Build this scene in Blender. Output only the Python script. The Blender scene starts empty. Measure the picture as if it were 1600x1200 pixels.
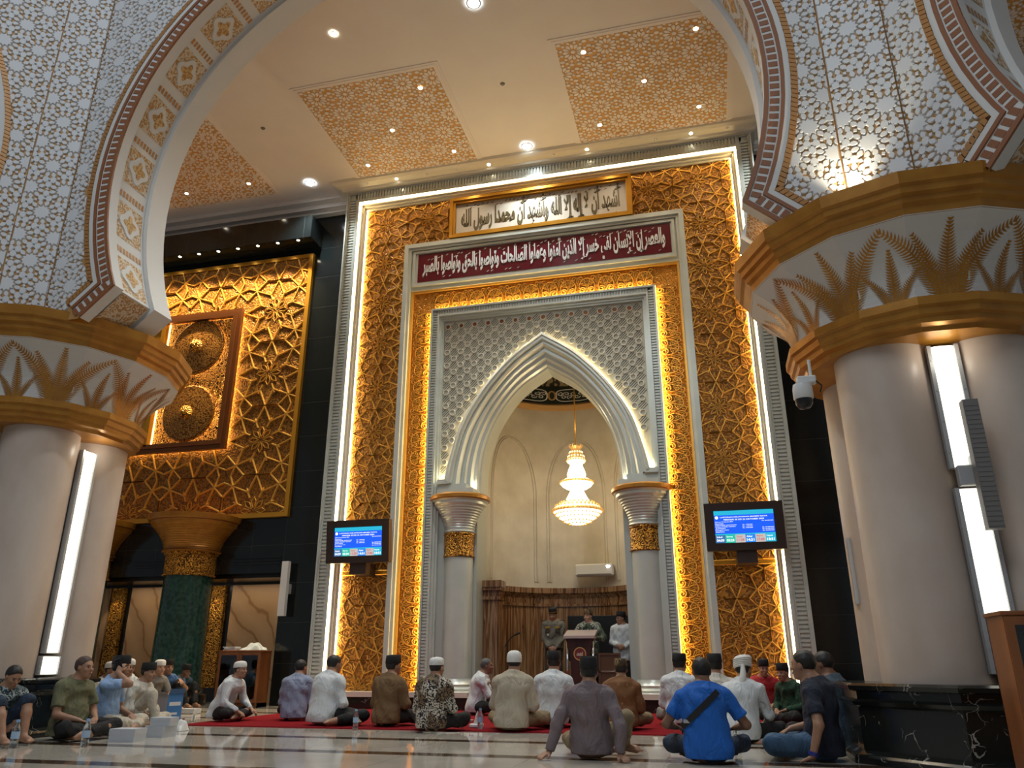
import bpy, math, random, unicodedata
import numpy as np
from mathutils import Matrix, Vector
SC = bpy.context.scene
COL = bpy.context.collection
PI = math.pi
random.seed(7)

# ------------------------------------------------------------------ camera, world, light, exposure
cam_d = bpy.data.cameras.new('camera')
cam_d.sensor_width = 36.0
cam_d.lens = 1200.0 / 1600.0 * 36.0
cam_d.clip_end = 200
cam = bpy.data.objects.new('camera', cam_d)
COL.objects.link(cam)
cam.location = (0, 0, 0.8)
cam.rotation_euler = (math.radians(90) + math.atan(437 / 1200), 0, math.radians(14.1))
SC.camera = cam
world = bpy.data.worlds.new('world')
SC.world = world
world.use_nodes = True
world.node_tree.nodes['Background'].inputs[0].default_value = (0.80, 0.88, 1.0, 1)
world.node_tree.nodes['Background'].inputs[1].default_value = 0.14
SC.view_settings.view_transform = 'Standard'
SC.view_settings.look = 'None'
SC.view_settings.gamma = 1.0
SC.view_settings.exposure = 0.12
SC.cycles.use_denoising = True
SC.cycles.max_bounces = 6
SC.cycles.caustics_reflective = False
SC.cycles.caustics_refractive = False
SC.cycles.sample_clamp_indirect = 4.0


def lamp(name, kind, loc, power, color=(1, 1, 1), aim=None, parent=None, size=None, size_y=None, spot=None, blend=0.5, radius=None):
    d = bpy.data.lights.new(name, kind)
    d.energy = power
    d.color = color
    if kind == 'AREA' and size:
        d.size = size
        if size_y:
            d.shape = 'RECTANGLE'
            d.size_y = size_y
    if kind == 'SPOT':
        d.spot_size = math.radians(spot or 60)
        d.spot_blend = blend
    if radius is not None and kind != 'AREA':
        d.shadow_soft_size = radius
    o = bpy.data.objects.new(name, d)
    COL.objects.link(o)
    o.location = loc
    if aim is not None:
        o.rotation_euler = (Vector(aim) - Vector(loc)).to_track_quat('-Z', 'Y').to_euler()
    if parent:
        o.parent = parent
        o.matrix_parent_inverse = Matrix.Translation(-Vector(parent.location))
    return o


WARM = (1.0, 0.74, 0.42)
# added soft light for the unseen dome over the bay, high above and behind the camera
lamp('dome_fill', 'AREA', (-3.2, -3.0, 16.0), 700, (0.85, 0.93, 1.0), aim=(-3.2, 2.5, 4), size=7)

# ------------------------------------------------------------------ materials
MATS = {}


class NT:
    def __init__(s, m):
        s.t = m.node_tree
        s.b = s.t.nodes['Principled BSDF']

    def n(s, typ, **kw):
        nd = s.t.nodes.new(typ)
        for k, v in kw.items():
            if k.startswith('i_'):
                key = k[2:]
                key = int(key) if key.isdigit() else key.replace('_', ' ')
                nd.inputs[key].default_value = v
            else:
                setattr(nd, k, v)
        return nd

    def l(s, a, b):
        s.t.links.new(a, b)

    def coord(s, kind='Object', scale=(1, 1, 1), rot=(0, 0, 0)):
        tc = s.n('ShaderNodeTexCoord')
        mp = s.n('ShaderNodeMapping')
        mp.inputs['Scale'].default_value = scale
        mp.inputs['Rotation'].default_value = rot
        s.l(tc.outputs[kind], mp.inputs['Vector'])
        return mp.outputs['Vector']

    def ramp(s, fac, stops, interp='LINEAR'):
        r = s.n('ShaderNodeValToRGB')
        r.color_ramp.interpolation = interp
        e = r.color_ramp.elements
        while len(e) < len(stops):
            e.new(0.5)
        for el, (p, c) in zip(e, stops):
            el.position = p
            el.color = (*c, 1) if len(c) == 3 else c
        s.l(fac, r.inputs[0])
        return r.outputs[0]

    def bump(s, h, strength=0.5, dist=0.01):
        b = s.n('ShaderNodeBump')
        b.inputs['Strength'].default_value = strength
        b.inputs['Distance'].default_value = dist
        s.l(h, b.inputs['Height'])
        s.l(b.outputs[0], s.b.inputs['Normal'])

    def math(s, op, a, b=None):
        m = s.n('ShaderNodeMath', operation=op)
        for i, x in enumerate((a, b)):
            if x is None:
                continue
            if isinstance(x, (int, float)):
                m.inputs[i].default_value = x
            else:
                s.l(x, m.inputs[i])
        return m.outputs[0]


def mat(name, col=(0.5, 0.5, 0.5), rough=0.5, metal=0.0, fn=None, emit=None, estr=0, spec=None, alpha=None, trans=0):
    m = bpy.data.materials.new(name)
    m.use_nodes = True
    b = m.node_tree.nodes['Principled BSDF']
    b.inputs['Base Color'].default_value = (*col, 1)
    b.inputs['Roughness'].default_value = rough
    b.inputs['Metallic'].default_value = metal
    if spec is not None:
        b.inputs['Specular IOR Level'].default_value = spec
    if emit:
        b.inputs['Emission Color'].default_value = (*emit, 1)
        b.inputs['Emission Strength'].default_value = estr
    if trans:
        b.inputs['Transmission Weight'].default_value = trans
    if fn:
        fn(NT(m))
    MATS[name] = m
    return m


def noise_col(c1, c2, scale=3.0, detail=4, coord_scale=(1, 1, 1), bump=0, bdist=0.01, lo=0.35, hi=0.65):
    def f(t):
        v = t.coord('Object', coord_scale)
        n = t.n('ShaderNodeTexNoise', i_Scale=scale, i_Detail=detail)
        t.l(v, n.inputs['Vector'])
        t.l(t.ramp(n.outputs[0], [(lo, c1), (hi, c2)]), t.b.inputs['Base Color'])
        if bump:
            t.bump(n.outputs[0], bump, bdist)
    return f


def arabesque(c_lo, c_hi, scale=9.0, freq=26.0, bump=0.8, bdist=0.02, width=0.5, wob=2.0):
    # carved leaf scrolls: contour lines of a smooth field, high on the leaf and low in the ground
    def f(t):
        v = t.coord('Object')
        n = t.n('ShaderNodeTexNoise', i_Scale=scale, i_Detail=1.0, i_Roughness=0.3)
        t.l(v, n.inputs['Vector'])
        vo = t.n('ShaderNodeTexVoronoi', i_Scale=scale * 0.9)
        vo.feature = 'SMOOTH_F1'
        t.l(v, vo.inputs['Vector'])
        s = t.math('ADD', t.math('MULTIPLY', n.outputs[0], freq), t.math('MULTIPLY', vo.outputs[0], wob * 6))
        w = t.math('MULTIPLY', t.math('ADD', t.math('SINE', s), 1.0), 0.5)
        t.l(t.ramp(w, [(width - 0.18, c_lo), (width + 0.12, c_hi)]), t.b.inputs['Base Color'])
        t.bump(w, bump, bdist)
    return f


GOLD = mat('gold_strap', (0.88, 0.50, 0.10), 0.34, 0.55)
mat('gold_carved', (0.6, 0.3, 0.04), 0.42, 0.4, arabesque((0.19, 0.080, 0.011), (0.43, 0.185, 0.023), 11, 22, .5, .014))  # dark low colour paints in the shade of the carved hollows
mat('gold_carved_fine', (0.6, 0.3, 0.04), 0.36, 0.6, arabesque((0.12, 0.045, 0.006), (0.78, 0.38, 0.05), 13, 30))  # hollow shade painted into the dark colour here too
mat('gold_vine_ground', (0.6, 0.3, 0.04), 0.36, 0.6, arabesque((0.34, 0.145, 0.014), (0.52, 0.24, 0.03), 14, 22, 0.5))  # milder painted shade between the carved leaves
mat('gold_paint', (0.46, 0.20, 0.025), 0.34, 0.35, noise_col((0.40, 0.165, 0.02), (0.50, 0.225, 0.03), 5))
mat('gold_frame', (0.62, 0.30, 0.03), 0.28, 0.6)
mat('gold_leaf_flat', (0.62, 0.36, 0.12), 0.55, 0.05)
mat('copper_frame', (0.22, 0.075, 0.02), 0.35, 0.55)
mat('copper_disc', (0.30, 0.11, 0.02), 0.35, 0.6, arabesque((0.20, 0.075, 0.014), (0.60, 0.28, 0.05), 10, 34, 0.4, 0.008))
mat('silver_paint', (0.62, 0.65, 0.58), 0.30, 0.25, noise_col((0.60, 0.63, 0.56), (0.66, 0.69, 0.62), 2))
mat('spandrel_paint', (0.58, 0.56, 0.45), 0.5, 0.1)
mat('silver_dim', (0.50, 0.53, 0.48), 0.42, 0.2)
mat('slot_shade', (0.10, 0.095, 0.075), 0.7)  # dark colour paints the shade of slots that are not cut
mat('cream_trim', (0.74, 0.70, 0.58), 0.35, 0.05)
mat('cream_wall', (0.60, 0.54, 0.42), 0.7, 0, noise_col((0.54, 0.48, 0.37), (0.64, 0.58, 0.46), 2.2, 6, bump=0.15))
mat('ceiling_paint', (0.84, 0.81, 0.78), 0.75, 0, noise_col((0.83, 0.80, 0.77), (0.86, 0.83, 0.80), 1.2, 3))
mat('white_paint', (0.74, 0.73, 0.70), 0.55)
mat('star_white', (0.76, 0.77, 0.78), 0.5)
mat('star_ground', (0.52, 0.29, 0.10), 0.55, 0.1)
mat('brown_paint', (0.30, 0.115, 0.045), 0.5)
mat('rope_gold', (0.48, 0.23, 0.07), 0.45, 0.2)
mat('pillar_marble', (0.66, 0.57, 0.49), 0.38, 0, noise_col((0.54, 0.43, 0.35), (0.66, 0.56, 0.48), 1.6, 6, (1, 1, 0.6)))


def black_marble(t):
    v = t.coord('Object')
    d = t.n('ShaderNodeTexNoise', i_Scale=2.5, i_Detail=5)
    t.l(v, d.inputs['Vector'])
    mx = t.n('ShaderNodeMixRGB', blend_type='ADD')
    mx.inputs[0].default_value = 0.6
    t.l(v, mx.inputs[1])
    t.l(d.outputs[1], mx.inputs[2])
    vo = t.n('ShaderNodeTexVoronoi', i_Scale=5.5)
    vo.feature = 'DISTANCE_TO_EDGE'
    t.l(mx.outputs[0], vo.inputs['Vector'])
    n2 = t.n('ShaderNodeTexNoise', i_Scale=5.0, i_Detail=2)
    t.l(v, n2.inputs['Vector'])
    th = t.math('MULTIPLY', t.math('SUBTRACT', n2.outputs[0], 0.53), 0.16)
    line = t.math('LESS_THAN', vo.outputs[0], th)
    t.l(t.ramp(line, [(0.0, (0.012, 0.014, 0.012)), (1.0, (0.30, 0.29, 0.26))]), t.b.inputs['Base Color'])


mat('black_marble', (0.012, 0.014, 0.012), 0.16, 0, black_marble)


def granite(t):
    v = t.coord('Object')
    n = t.n('ShaderNodeTexNoise', i_Scale=90, i_Detail=2)
    t.l(v, n.inputs['Vector'])
    sx = t.n('ShaderNodeSeparateXYZ')
    t.l(v, sx.inputs[0])
    jz = t.math('LESS_THAN', t.math('FRACT', t.math('MULTIPLY', t.math('ADD', sx.outputs[2], 20.0), 1.25)), 0.008)
    jx = t.math('LESS_THAN', t.math('FRACT', t.math('MULTIPLY', t.math('ADD', sx.outputs[0], 40.0), 1.25)), 0.008)
    j = t.math('MAXIMUM', jz, jx)
    c = t.ramp(n.outputs[0], [(0.4, (0.006, 0.008, 0.008)), (0.75, (0.016, 0.020, 0.019))])
    m = t.n('ShaderNodeMixRGB')
    t.l(j, m.inputs[0])
    t.l(c, m.inputs[1])
    m.inputs[2].default_value = (0.05, 0.05, 0.045, 1)
    t.l(m.outputs[0], t.b.inputs['Base Color'])


mat('black_granite', (0.008, 0.010, 0.010), 0.13, 0, granite)
mat('black_trim', (0.01, 0.011, 0.011), 0.25)
mat('green_marble', (0.03, 0.09, 0.07), 0.18, 0, noise_col((0.010, 0.036, 0.028), (0.030, 0.085, 0.062), 14, 8))


def beige_marble(t):
    v = t.coord('Object', (1, 1, 1), (0, 0.7, 0))
    w = t.n('ShaderNodeTexWave', i_Scale=0.5, i_Distortion=9.0, i_Detail=4.0)
    t.l(v, w.inputs['Vector'])
    t.l(t.ramp(w.outputs[1], [(0.0, (0.36, 0.19, 0.08)), (0.06, (0.56, 0.35, 0.18)), (1.0, (0.62, 0.40, 0.22))]), t.b.inputs['Base Color'])


mat('beige_marble', (0.6, 0.38, 0.2), 0.4, 0, beige_marble)


def onyx(t):
    v = t.coord('Object', (1, 1, 0.05))
    d = t.n('ShaderNodeTexNoise', i_Scale=11, i_Detail=6, i_Distortion=0.6)
    t.l(v, d.inputs['Vector'])
    t.l(t.ramp(d.outputs[0], [(0.30, (0.035, 0.016, 0.007)), (0.42, (0.19, 0.085, 0.034)), (0.50, (0.36, 0.21, 0.105)), (0.58, (0.12, 0.05, 0.02)), (0.70, (0.29, 0.145, 0.065))]), t.b.inputs['Base Color'])


mat('onyx', (0.3, 0.16, 0.08), 0.14, 0, onyx)


def floor_mat(t):
    v = t.coord('Object')
    sx = t.n('ShaderNodeSeparateXYZ')
    t.l(v, sx.inputs[0])
    n = t.n('ShaderNodeTexNoise', i_Scale=2.2, i_Detail=6)
    t.l(v, n.inputs['Vector'])
    base = t.ramp(n.outputs[0], [(0.3, (0.50, 0.455, 0.385)), (0.7, (0.60, 0.55, 0.47))])
    # brown bands across the hall, one every 1.36 m
    fr = t.math('FRACT', t.math('DIVIDE', t.math('ADD', sx.outputs[1], 27.2 - 7.42), 1.36))
    band = t.math('LESS_THAN', fr, 0.17)
    m = t.n('ShaderNodeMixRGB')
    t.l(band, m.inputs[0])
    t.l(base, m.inputs[1])
    m.inputs[2].default_value = (0.075, 0.045, 0.028, 1)
    fx = t.math('LESS_THAN', t.math('FRACT', t.math('DIVIDE', t.math('ADD', sx.outputs[0], 40.1), 1.2)), 0.004)
    m2 = t.n('ShaderNodeMixRGB')
    t.l(fx, m2.inputs[0])
    t.l(m.outputs[0], m2.inputs[1])
    m2.inputs[2].default_value = (0.2, 0.16, 0.12, 1)
    t.l(m2.outputs[0], t.b.inputs['Base Color'])


mat('floor_marble', (0.45, 0.4, 0.32), 0.07, 0, floor_mat)
mat('carpet_red', (0.22, 0.006, 0.012), 0.95, 0, noise_col((0.17, 0.005, 0.010), (0.26, 0.010, 0.016), 60, 3, bump=0.4), spec=.1)
mat('led_warm', (1, 0.9, 0.7), 0.5, 0, None, (1.0, 0.74, 0.36), 18)
mat('led_gold', (1, 0.8, 0.5), 0.5, 0, None, (1.0, 0.60, 0.16), 3.2)
mat('led_ring', (1, 0.8, 0.5), 0.5, 0, None, (1.0, 0.68, 0.27), 9)
mat('led_white', (1, 1, 0.95), 0.5, 0, None, (1.0, 0.94, 0.78), 1.7)
mat('lamp_cool', (1, 1, 1), 0.5, 0, None, (0.85, 0.95, 1.0), 30)
mat('lamp_warm', (1, 1, 1), 0.5, 0, None, (1.0, 0.88, 0.66), 30)
mat('aluminium', (0.48, 0.49, 0.50), 0.42, 0.25)
mat('chrome', (0.7, 0.72, 0.75), 0.12, 1.0)
mat('white_plastic', (0.75, 0.75, 0.73), 0.35)
mat('grey_plastic', (0.20, 0.19, 0.18), 0.5)
mat('black_plastic', (0.012, 0.012, 0.013), 0.32)
mat('dark_brown_frame', (0.035, 0.020, 0.016), 0.4)
mat('ink_dark', (0.11, 0.075, 0.025), 0.4, 0.2)
mat('letter_white', (0.85, 0.84, 0.80), 0.4)
mat('red_panel', (0.13, 0.006, 0.014), 0.22, 0)
mat('inscription_ground', (0.66, 0.58, 0.46), 0.35)


# ------------------------------------------------------------------ mesh helpers
class MB:
    def __init__(s):
        s.v, s.f, s.m = [], [], []
        s.mi = 0

    def add(s, vs, fs, mi=None):
        o = len(s.v)
        s.v += [tuple(map(float, p)) for p in vs]
        k = s.mi if mi is None else mi
        for f in fs:
            s.f.append(tuple(i + o for i in f))
            s.m.append(k)
        return s

    def quad(s, a, b, c, d, mi=None):
        return s.add([a, b, c, d], [(0, 1, 2, 3)], mi)

    def box(s, x0, x1, y0, y1, z0, z1, mi=None):
        vs = [(x, y, z) for x in (x0, x1) for y in (y0, y1) for z in (z0, z1)]
        return s.add(vs, [(0, 1, 3, 2), (4, 6, 7, 5), (0, 4, 5, 1), (2, 3, 7, 6), (0, 2, 6, 4), (1, 5, 7, 3)], mi)

    def bbox(s, x0, x1, y0, y1, z0, z1, b=0.01, mi=None):
        # box with chamfered edges
        cx, cy, cz = (x0 + x1) / 2, (y0 + y1) / 2, (z0 + z1) / 2
        hx, hy, hz = (x1 - x0) / 2, (y1 - y0) / 2, (z1 - z0) / 2
        b = min(b, hx * .9, hy * .9, hz * .9)
        vs = []
        for sx in (-1, 1):
            for sy in (-1, 1):
                for sz in (-1, 1):
                    vs += [(cx + sx * hx, cy + sy * (hy - b), cz + sz * (hz - b)), (cx + sx * (hx - b), cy + sy * hy, cz + sz * (hz - b)), (cx + sx * (hx - b), cy + sy * (hy - b), cz + sz * hz)]
        I = lambda a, c, d, k: ((a > 0) * 4 + (c > 0) * 2 + (d > 0)) * 3 + k
        fs = []
        for sg in (-1, 1):
            fs.append([I(sg, -1, -1, 0), I(sg, 1, -1, 0), I(sg, 1, 1, 0), I(sg, -1, 1, 0)])
            fs.append([I(-1, sg, -1, 1), I(1, sg, -1, 1), I(1, sg, 1, 1), I(-1, sg, 1, 1)])
            fs.append([I(-1, -1, sg, 2), I(1, -1, sg, 2), I(1, 1, sg, 2), I(-1, 1, sg, 2)])
        for a in (-1, 1):
            for c in (-1, 1):
                fs.append([I(a, c, -1, 0), I(a, c, 1, 0), I(a, c, 1, 1), I(a, c, -1, 1)])
                fs.append([I(a, -1, c, 0), I(a, 1, c, 0), I(a, 1, c, 2), I(a, -1, c, 2)])
                fs.append([I(-1, a, c, 1), I(1, a, c, 1), I(1, a, c, 2), I(-1, a, c, 2)])
                for d in (-1, 1):
                    fs.append([I(a, c, d, 0), I(a, c, d, 1), I(a, c, d, 2)])
        return s.add(vs, fs, mi)

    def prism(s, poly, T, h0, h1, mi=None, cap0=False):
        # poly: list of (a,b); T(a,b,h) -> world; side walls and the h1 cap
        n = len(poly)
        vs = [T(a, b, h0) for a, b in poly] + [T(a, b, h1) for a, b in poly]
        fs = [(i, (i + 1) % n, n + (i + 1) % n, n + i) for i in range(n)] + [tuple(range(n, 2 * n))]
        if cap0:
            fs.append(tuple(range(n))[::-1])
        return s.add(vs, fs, mi)

    def lathe(s, prof, c=(0, 0, 0), n=32, a0=0.0, a1=2 * PI, mi=None, sx=1, sy=1):
        full = abs(a1 - a0 - 2 * PI) < 1e-6
        k = n if full else n + 1
        vs = []
        for r, z in prof:
            for i in range(k):
                a = a0 + (a1 - a0) * i / n
                vs.append((c[0] + r * math.cos(a) * sx, c[1] + r * math.sin(a) * sy, c[2] + z))
        fs = []
        for j in range(len(prof) - 1):
            for i in range(n):
                i2 = (i + 1) % k
                fs.append((j * k + i, j * k + i2, (j + 1) * k + i2, (j + 1) * k + i))
        return s.add(vs, fs, mi)

    def tube(s, pts, r, n=8, mi=None, caps=True):
        pts = [Vector(p) for p in pts]
        rs = r if hasattr(r, '__len__') else [r] * len(pts)
        vs, fs = [], []
        up = None
        for i, p in enumerate(pts):
            d = (pts[min(i + 1, len(pts) - 1)] - pts[max(i - 1, 0)]).normalized()
            if up is None:
                up = Vector((0, 0, 1)) if abs(d.z) < 0.9 else Vector((1, 0, 0))
            a = d.cross(up).normalized()
            b = a.cross(d).normalized()
            up = b
            for k in range(n):
                t = 2 * PI * k / n
                vs.append(p + a * math.cos(t) * rs[i] + b * math.sin(t) * rs[i])
        for i in range(len(pts) - 1):
            for k in range(n):
                k2 = (k + 1) % n
                fs.append((i * n + k, i * n + k2, (i + 1) * n + k2, (i + 1) * n + k))
        if caps:
            fs.append(tuple(range(n))[::-1])
            fs.append(tuple(range((len(pts) - 1) * n, len(pts) * n)))
        return s.add(vs, fs, mi)

    def ball(s, c, r, n=10, m=6, mi=None, sc=(1, 1, 1)):
        prof = [(math.sin(PI * i / m), -math.cos(PI * i / m)) for i in range(m + 1)]
        vs = []
        for a, z in prof:
            for k in range(n):
                t = 2 * PI * k / n
                vs.append((c[0] + r * sc[0] * a * math.cos(t), c[1] + r * sc[1] * a * math.sin(t), c[2] + r * sc[2] * z))
        fs = [(j * n + k, j * n + (k + 1) % n, (j + 1) * n + (k + 1) % n, (j + 1) * n + k) for j in range(m) for k in range(n)]
        return s.add(vs, fs, mi)

    def ridge(s, pts, w, h, T, base=0.0, mi=None, closed=False):
        # a strap with a roof-shaped section along 2D points
        P = [np.array(p, float) for p in pts]
        n = len(P)
        vs, fs = [], []
        for i in range(n):
            if closed:
                d = P[(i + 1) % n] - P[i - 1]
            else:
                d = P[min(i + 1, n - 1)] - P[max(i - 1, 0)]
            d = d / (np.linalg.norm(d) + 1e-9)
            q = np.array([-d[1], d[0]]) * w / 2
            for (pp, hh) in ((P[i] + q, base), (P[i] + q * .45, base + h), (P[i] - q * .45, base + h), (P[i] - q, base)):
                vs.append(T(pp[0], pp[1], hh))
        for i in range(n if closed else n - 1):
            j = (i + 1) % n
            for k in range(3):
                fs.append((i * 4 + k, i * 4 + k + 1, j * 4 + k + 1, j * 4 + k))
        return s.add(vs, fs, mi)

    def build(s, name, mats, parent=None, smooth=False, angle=None):
        me = bpy.data.meshes.new(name)
        me.from_pydata(s.v, [], s.f)
        if not isinstance(mats, (list, tuple)):
            mats = [mats]
        for m in mats:
            me.materials.append(MATS[m] if isinstance(m, str) else m)
        if len(mats) > 1:
            me.polygons.foreach_set('material_index', s.m)
        import bmesh
        bm = bmesh.new()
        bm.from_mesh(me)
        bmesh.ops.recalc_face_normals(bm, faces=bm.faces)
        bm.to_mesh(me)
        bm.free()
        if smooth:
            me.polygons.foreach_set('use_smooth', [True] * len(me.polygons))
            if angle:
                me.set_sharp_from_angle(angle=math.radians(angle))
        me.update()
        o = bpy.data.objects.new(name, me)
        COL.objects.link(o)
        if parent:
            o.parent = parent
            o.matrix_parent_inverse = Matrix.Translation(-Vector(top_loc(parent)))
        return o


def top_loc(o):
    p = Vector((0, 0, 0))
    if o.parent is None:
        p = Vector(o.location)
    return p


def tag(o, label=None, cat=None, group=None, kind=None):
    if label:
        o['label'] = label
    if cat:
        o['category'] = cat
    if group:
        o['group'] = group
    if kind:
        o['kind'] = kind
    return o


def thing(name, label, cat, loc=(0, 0, 0), group=None, kind=None):
    o = bpy.data.objects.new(name, None)
    o.empty_display_size = 0.1
    COL.objects.link(o)
    o.location = loc
    return tag(o, label, cat, group, kind)


def struct(o, label=None):
    return tag(o, label, None, None, 'structure')


def dup(root, loc, label=None, group=None):
    r = root.copy()
    COL.objects.link(r)
    r.location = loc
    if label:
        r['label'] = label
    if group:
        r['group'] = group
    for ch in list(root.children):
        c = ch.copy()
        COL.objects.link(c)
        c.parent = r
        for g in list(ch.children):
            d = g.copy()
            COL.objects.link(d)
            d.parent = c
    return r


XZ = lambda y: (lambda a, b, h: (a, y - h, b))      # a wall facing the camera: h comes towards -y

def at_floor(px, py, z=0.012):
    """world point on the level z under a place of the hall measured from the camera's station"""
    f, th, yw = 1200.0, math.atan(437 / 1200), math.radians(14.1)
    u, v = px - 800, py - 600
    fw = f * math.cos(th) + v * math.sin(th)
    up = -v * math.cos(th) + f * math.sin(th)
    d = (z - .8) / up
    x = -fw * math.sin(yw) + u * math.cos(yw)
    y = fw * math.cos(yw) + u * math.sin(yw)
    return (x * d, y * d, z)


# Arabic shaping with the presentation forms of Unicode
FORMS = {}
for cp in range(0xFE70, 0xFEFD):
    dd = unicodedata.decomposition(chr(cp)).split()
    if len(dd) == 2 and dd[0] in ('<isolated>', '<initial>', '<medial>', '<final>'):
        FORMS.setdefault(chr(int(dd[1], 16)), {})[dd[0][1:-1]] = chr(cp)
LIG = {'\u0622': '\ufef5', '\u0623': '\ufef7', '\u0625': '\ufef9', '\u0627': '\ufefb'}


def shape(w):
    out, n, i = '', len(w), 0
    while i < n:
        c = w[i]
        f = FORMS.get(c)
        if not f:
            out += c
            i += 1
            continue
        pj = i > 0 and 'initial' in FORMS.get(w[i - 1], {})
        if c == '\u0644' and i + 1 < n and w[i + 1] in LIG:
            g = LIG[w[i + 1]]
            out += chr(ord(g) + 1) if pj else g
            i += 2
            continue
        nj = 'initial' in f and i < n - 1 and 'final' in FORMS.get(w[i + 1], {})
        out += f['medial'] if pj and nj else f['final'] if pj and 'final' in f else f['initial'] if nj else f['isolated']
        i += 1
    return out[::-1]


def text_mesh(name, body, T, w, h, mats, parent, depth=0.012, bold=0.0, x0=0.0, z0=0.0, cap=None):
    """text turned into a mesh, stretched into the box w x h whose lower left corner is (x0, z0) on the surface T(a,b,h)"""
    c = bpy.data.curves.new(name, 'FONT')
    c.body = body
    c.offset = bold
    c.resolution_u = 3
    o = bpy.data.objects.new(name, c)
    COL.objects.link(o)
    dg = bpy.context.evaluated_depsgraph_get()
    me0 = o.evaluated_get(dg).to_mesh()
    P = np.array([v.co[:] for v in me0.vertices])
    F = [tuple(p.vertices) for p in me0.polygons]
    o.evaluated_get(dg).to_mesh_clear()
    bpy.data.objects.remove(o)
    mb = MB()
    if len(P):
        lo, hi = P.min(0), P.max(0)
        k = (hi - lo)
        sx = w / k[0]
        sz = h / (k[1] if cap is None else cap)
        pts = [(x0 + (p[0] - lo[0]) * sx, z0 + (p[1] - lo[1]) * sz) for p in P]
        vs = [T(a, b, depth) for a, b in pts]
        mb.add(vs, F)
        from collections import Counter
        ec = Counter()
        for f in F:
            for i in range(len(f)):
                ec[tuple(sorted((f[i], f[(i + 1) % len(f)])))] += 1
        for (i, j), q in ec.items():
            if q == 1:
                mb.quad(T(*pts[i], 0), T(*pts[j], 0), T(*pts[j], depth), T(*pts[i], depth))
    return mb.build(name, mats, parent)

# ------------------------------------------------------------------ ornament generators (2D)
def clipseg(p, q, r):
    x0, x1, y0, y1 = r
    t0, t1 = 0.0, 1.0
    dx, dy = q[0] - p[0], q[1] - p[1]
    for pp, qq in ((-dx, p[0] - x0), (dx, x1 - p[0]), (-dy, p[1] - y0), (dy, y1 - p[1])):
        if abs(pp) < 1e-12:
            if qq < 0:
                return None
        else:
            t = qq / pp
            if pp < 0:
                t0 = max(t0, t)
            else:
                t1 = min(t1, t)
    if t0 >= t1 - 1e-6:
        return None
    return (p[0] + dx * t0, p[1] + dy * t0), (p[0] + dx * t1, p[1] + dy * t1)


def hankin(poly, th):
    n = len(poly)
    P = [np.array(p) for p in poly]
    out = []
    M, E, N = [], [], []
    c = sum(P) / n
    for i in range(n):
        a, b = P[i], P[(i + 1) % n]
        m = (a + b) / 2
        e = (b - a) / np.linalg.norm(b - a)
        nn = np.array([-e[1], e[0]])
        if np.dot(nn, c - m) < 0:
            nn = -nn
        M.append(m), E.append(e), N.append(nn)
    for i in range(n):
        j = (i + 1) % n
        r1 = math.cos(th) * E[i] + math.sin(th) * N[i]
        r2 = -math.cos(th) * E[j] + math.sin(th) * N[j]
        A = np.array([[r1[0], -r2[0]], [r1[1], -r2[1]]])
        s = np.linalg.solve(A, M[j] - M[i])
        X = M[i] + r1 * s[0]
        out += [(tuple(M[i]), tuple(X)), (tuple(X), tuple(M[j]))]
    return out


def girih_tile(p):
    """segments of one square tile of an eight-fold strapwork, centred on a rosette"""
    a = p * (math.sqrt(2) - 1)
    R = a / 2 / math.sin(PI / 8)
    octo = [(R * math.cos(PI / 8 + k * PI / 4), R * math.sin(PI / 8 + k * PI / 4)) for k in range(8)]
    segs = hankin(octo, math.radians(66))
    for k in range(8):
        q = octo[k], octo[(k + 1) % 8]
        segs.append(q)
        t = k * PI / 4
        segs.append(((0.34 * p * math.cos(t + PI / 8), 0.34 * p * math.sin(t + PI / 8)), (0.19 * p * math.cos(t + PI / 8), 0.19 * p * math.sin(t + PI / 8))))
    s = [(p / 2 + a / math.sqrt(2) * math.cos(k * PI / 2), p / 2 + a / math.sqrt(2) * math.sin(k * PI / 2)) for k in range(4)]
    segs += hankin(s, math.radians(66))
    pet = []
    for k in range(8):
        t = k * PI / 4
        pts = []
        for (r, w) in ((0.035, 0), (0.09, .27), (0.135, .25), (0.19, 0), (0.135, -.25), (0.09, -.27)):
            pts.append((r * p * math.cos(t + w), r * p * math.sin(t + w)))
        pet.append(pts)
    return segs, pet


def girih(mb, rect, p, org, T, w=0.045, h=0.03, holes=()):
    segs, pet = girih_tile(p)
    x0, x1, y0, y1 = rect
    for i in range(int((x0 - org[0]) / p) - 2, int((x1 - org[0]) / p) + 3):
        for j in range(int((y0 - org[1]) / p) - 2, int((y1 - org[1]) / p) + 3):
            ox, oy = org[0] + i * p, org[1] + j * p
            for a, b in segs:
                c = clipseg((a[0] + ox, a[1] + oy), (b[0] + ox, b[1] + oy), rect)
                if not c:
                    continue
                m = ((c[0][0] + c[1][0]) / 2, (c[0][1] + c[1][1]) / 2)
                if any(hx0 < m[0] < hx1 and hy0 < m[1] < hy1 for hx0, hx1, hy0, hy1 in holes):
                    continue
                mb.ridge(c, w, h, T)
            for pt in pet:
                q = [(a + ox, b + oy) for a, b in pt]
                if all(x0 < a < x1 and y0 < b < y1 for a, b in q) and not any(hx0 < q[0][0] < hx1 and hy0 < q[0][1] < hy1 for hx0, hx1, hy0, hy1 in holes):
                    mb.ridge(q, w * .55, h * .8, T, closed=True)


def leaf(r0, r1, wid, t, tip=0.0, n=4):
    L = []
    for i in range(n + 1):
        u = i / n
        L.append((r0 + (r1 - r0) * u, wid * math.sin(PI * min(1, (u * .92 + .08)) ** (1.0 + tip))))
    pts = [(r, w) for r, w in L] + [(r, -w) for r, w in L[::-1][1:]]
    c, s = math.cos(t), math.sin(t)
    return [(r * c - w * s, r * s + w * c) for r, w in pts]


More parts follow.
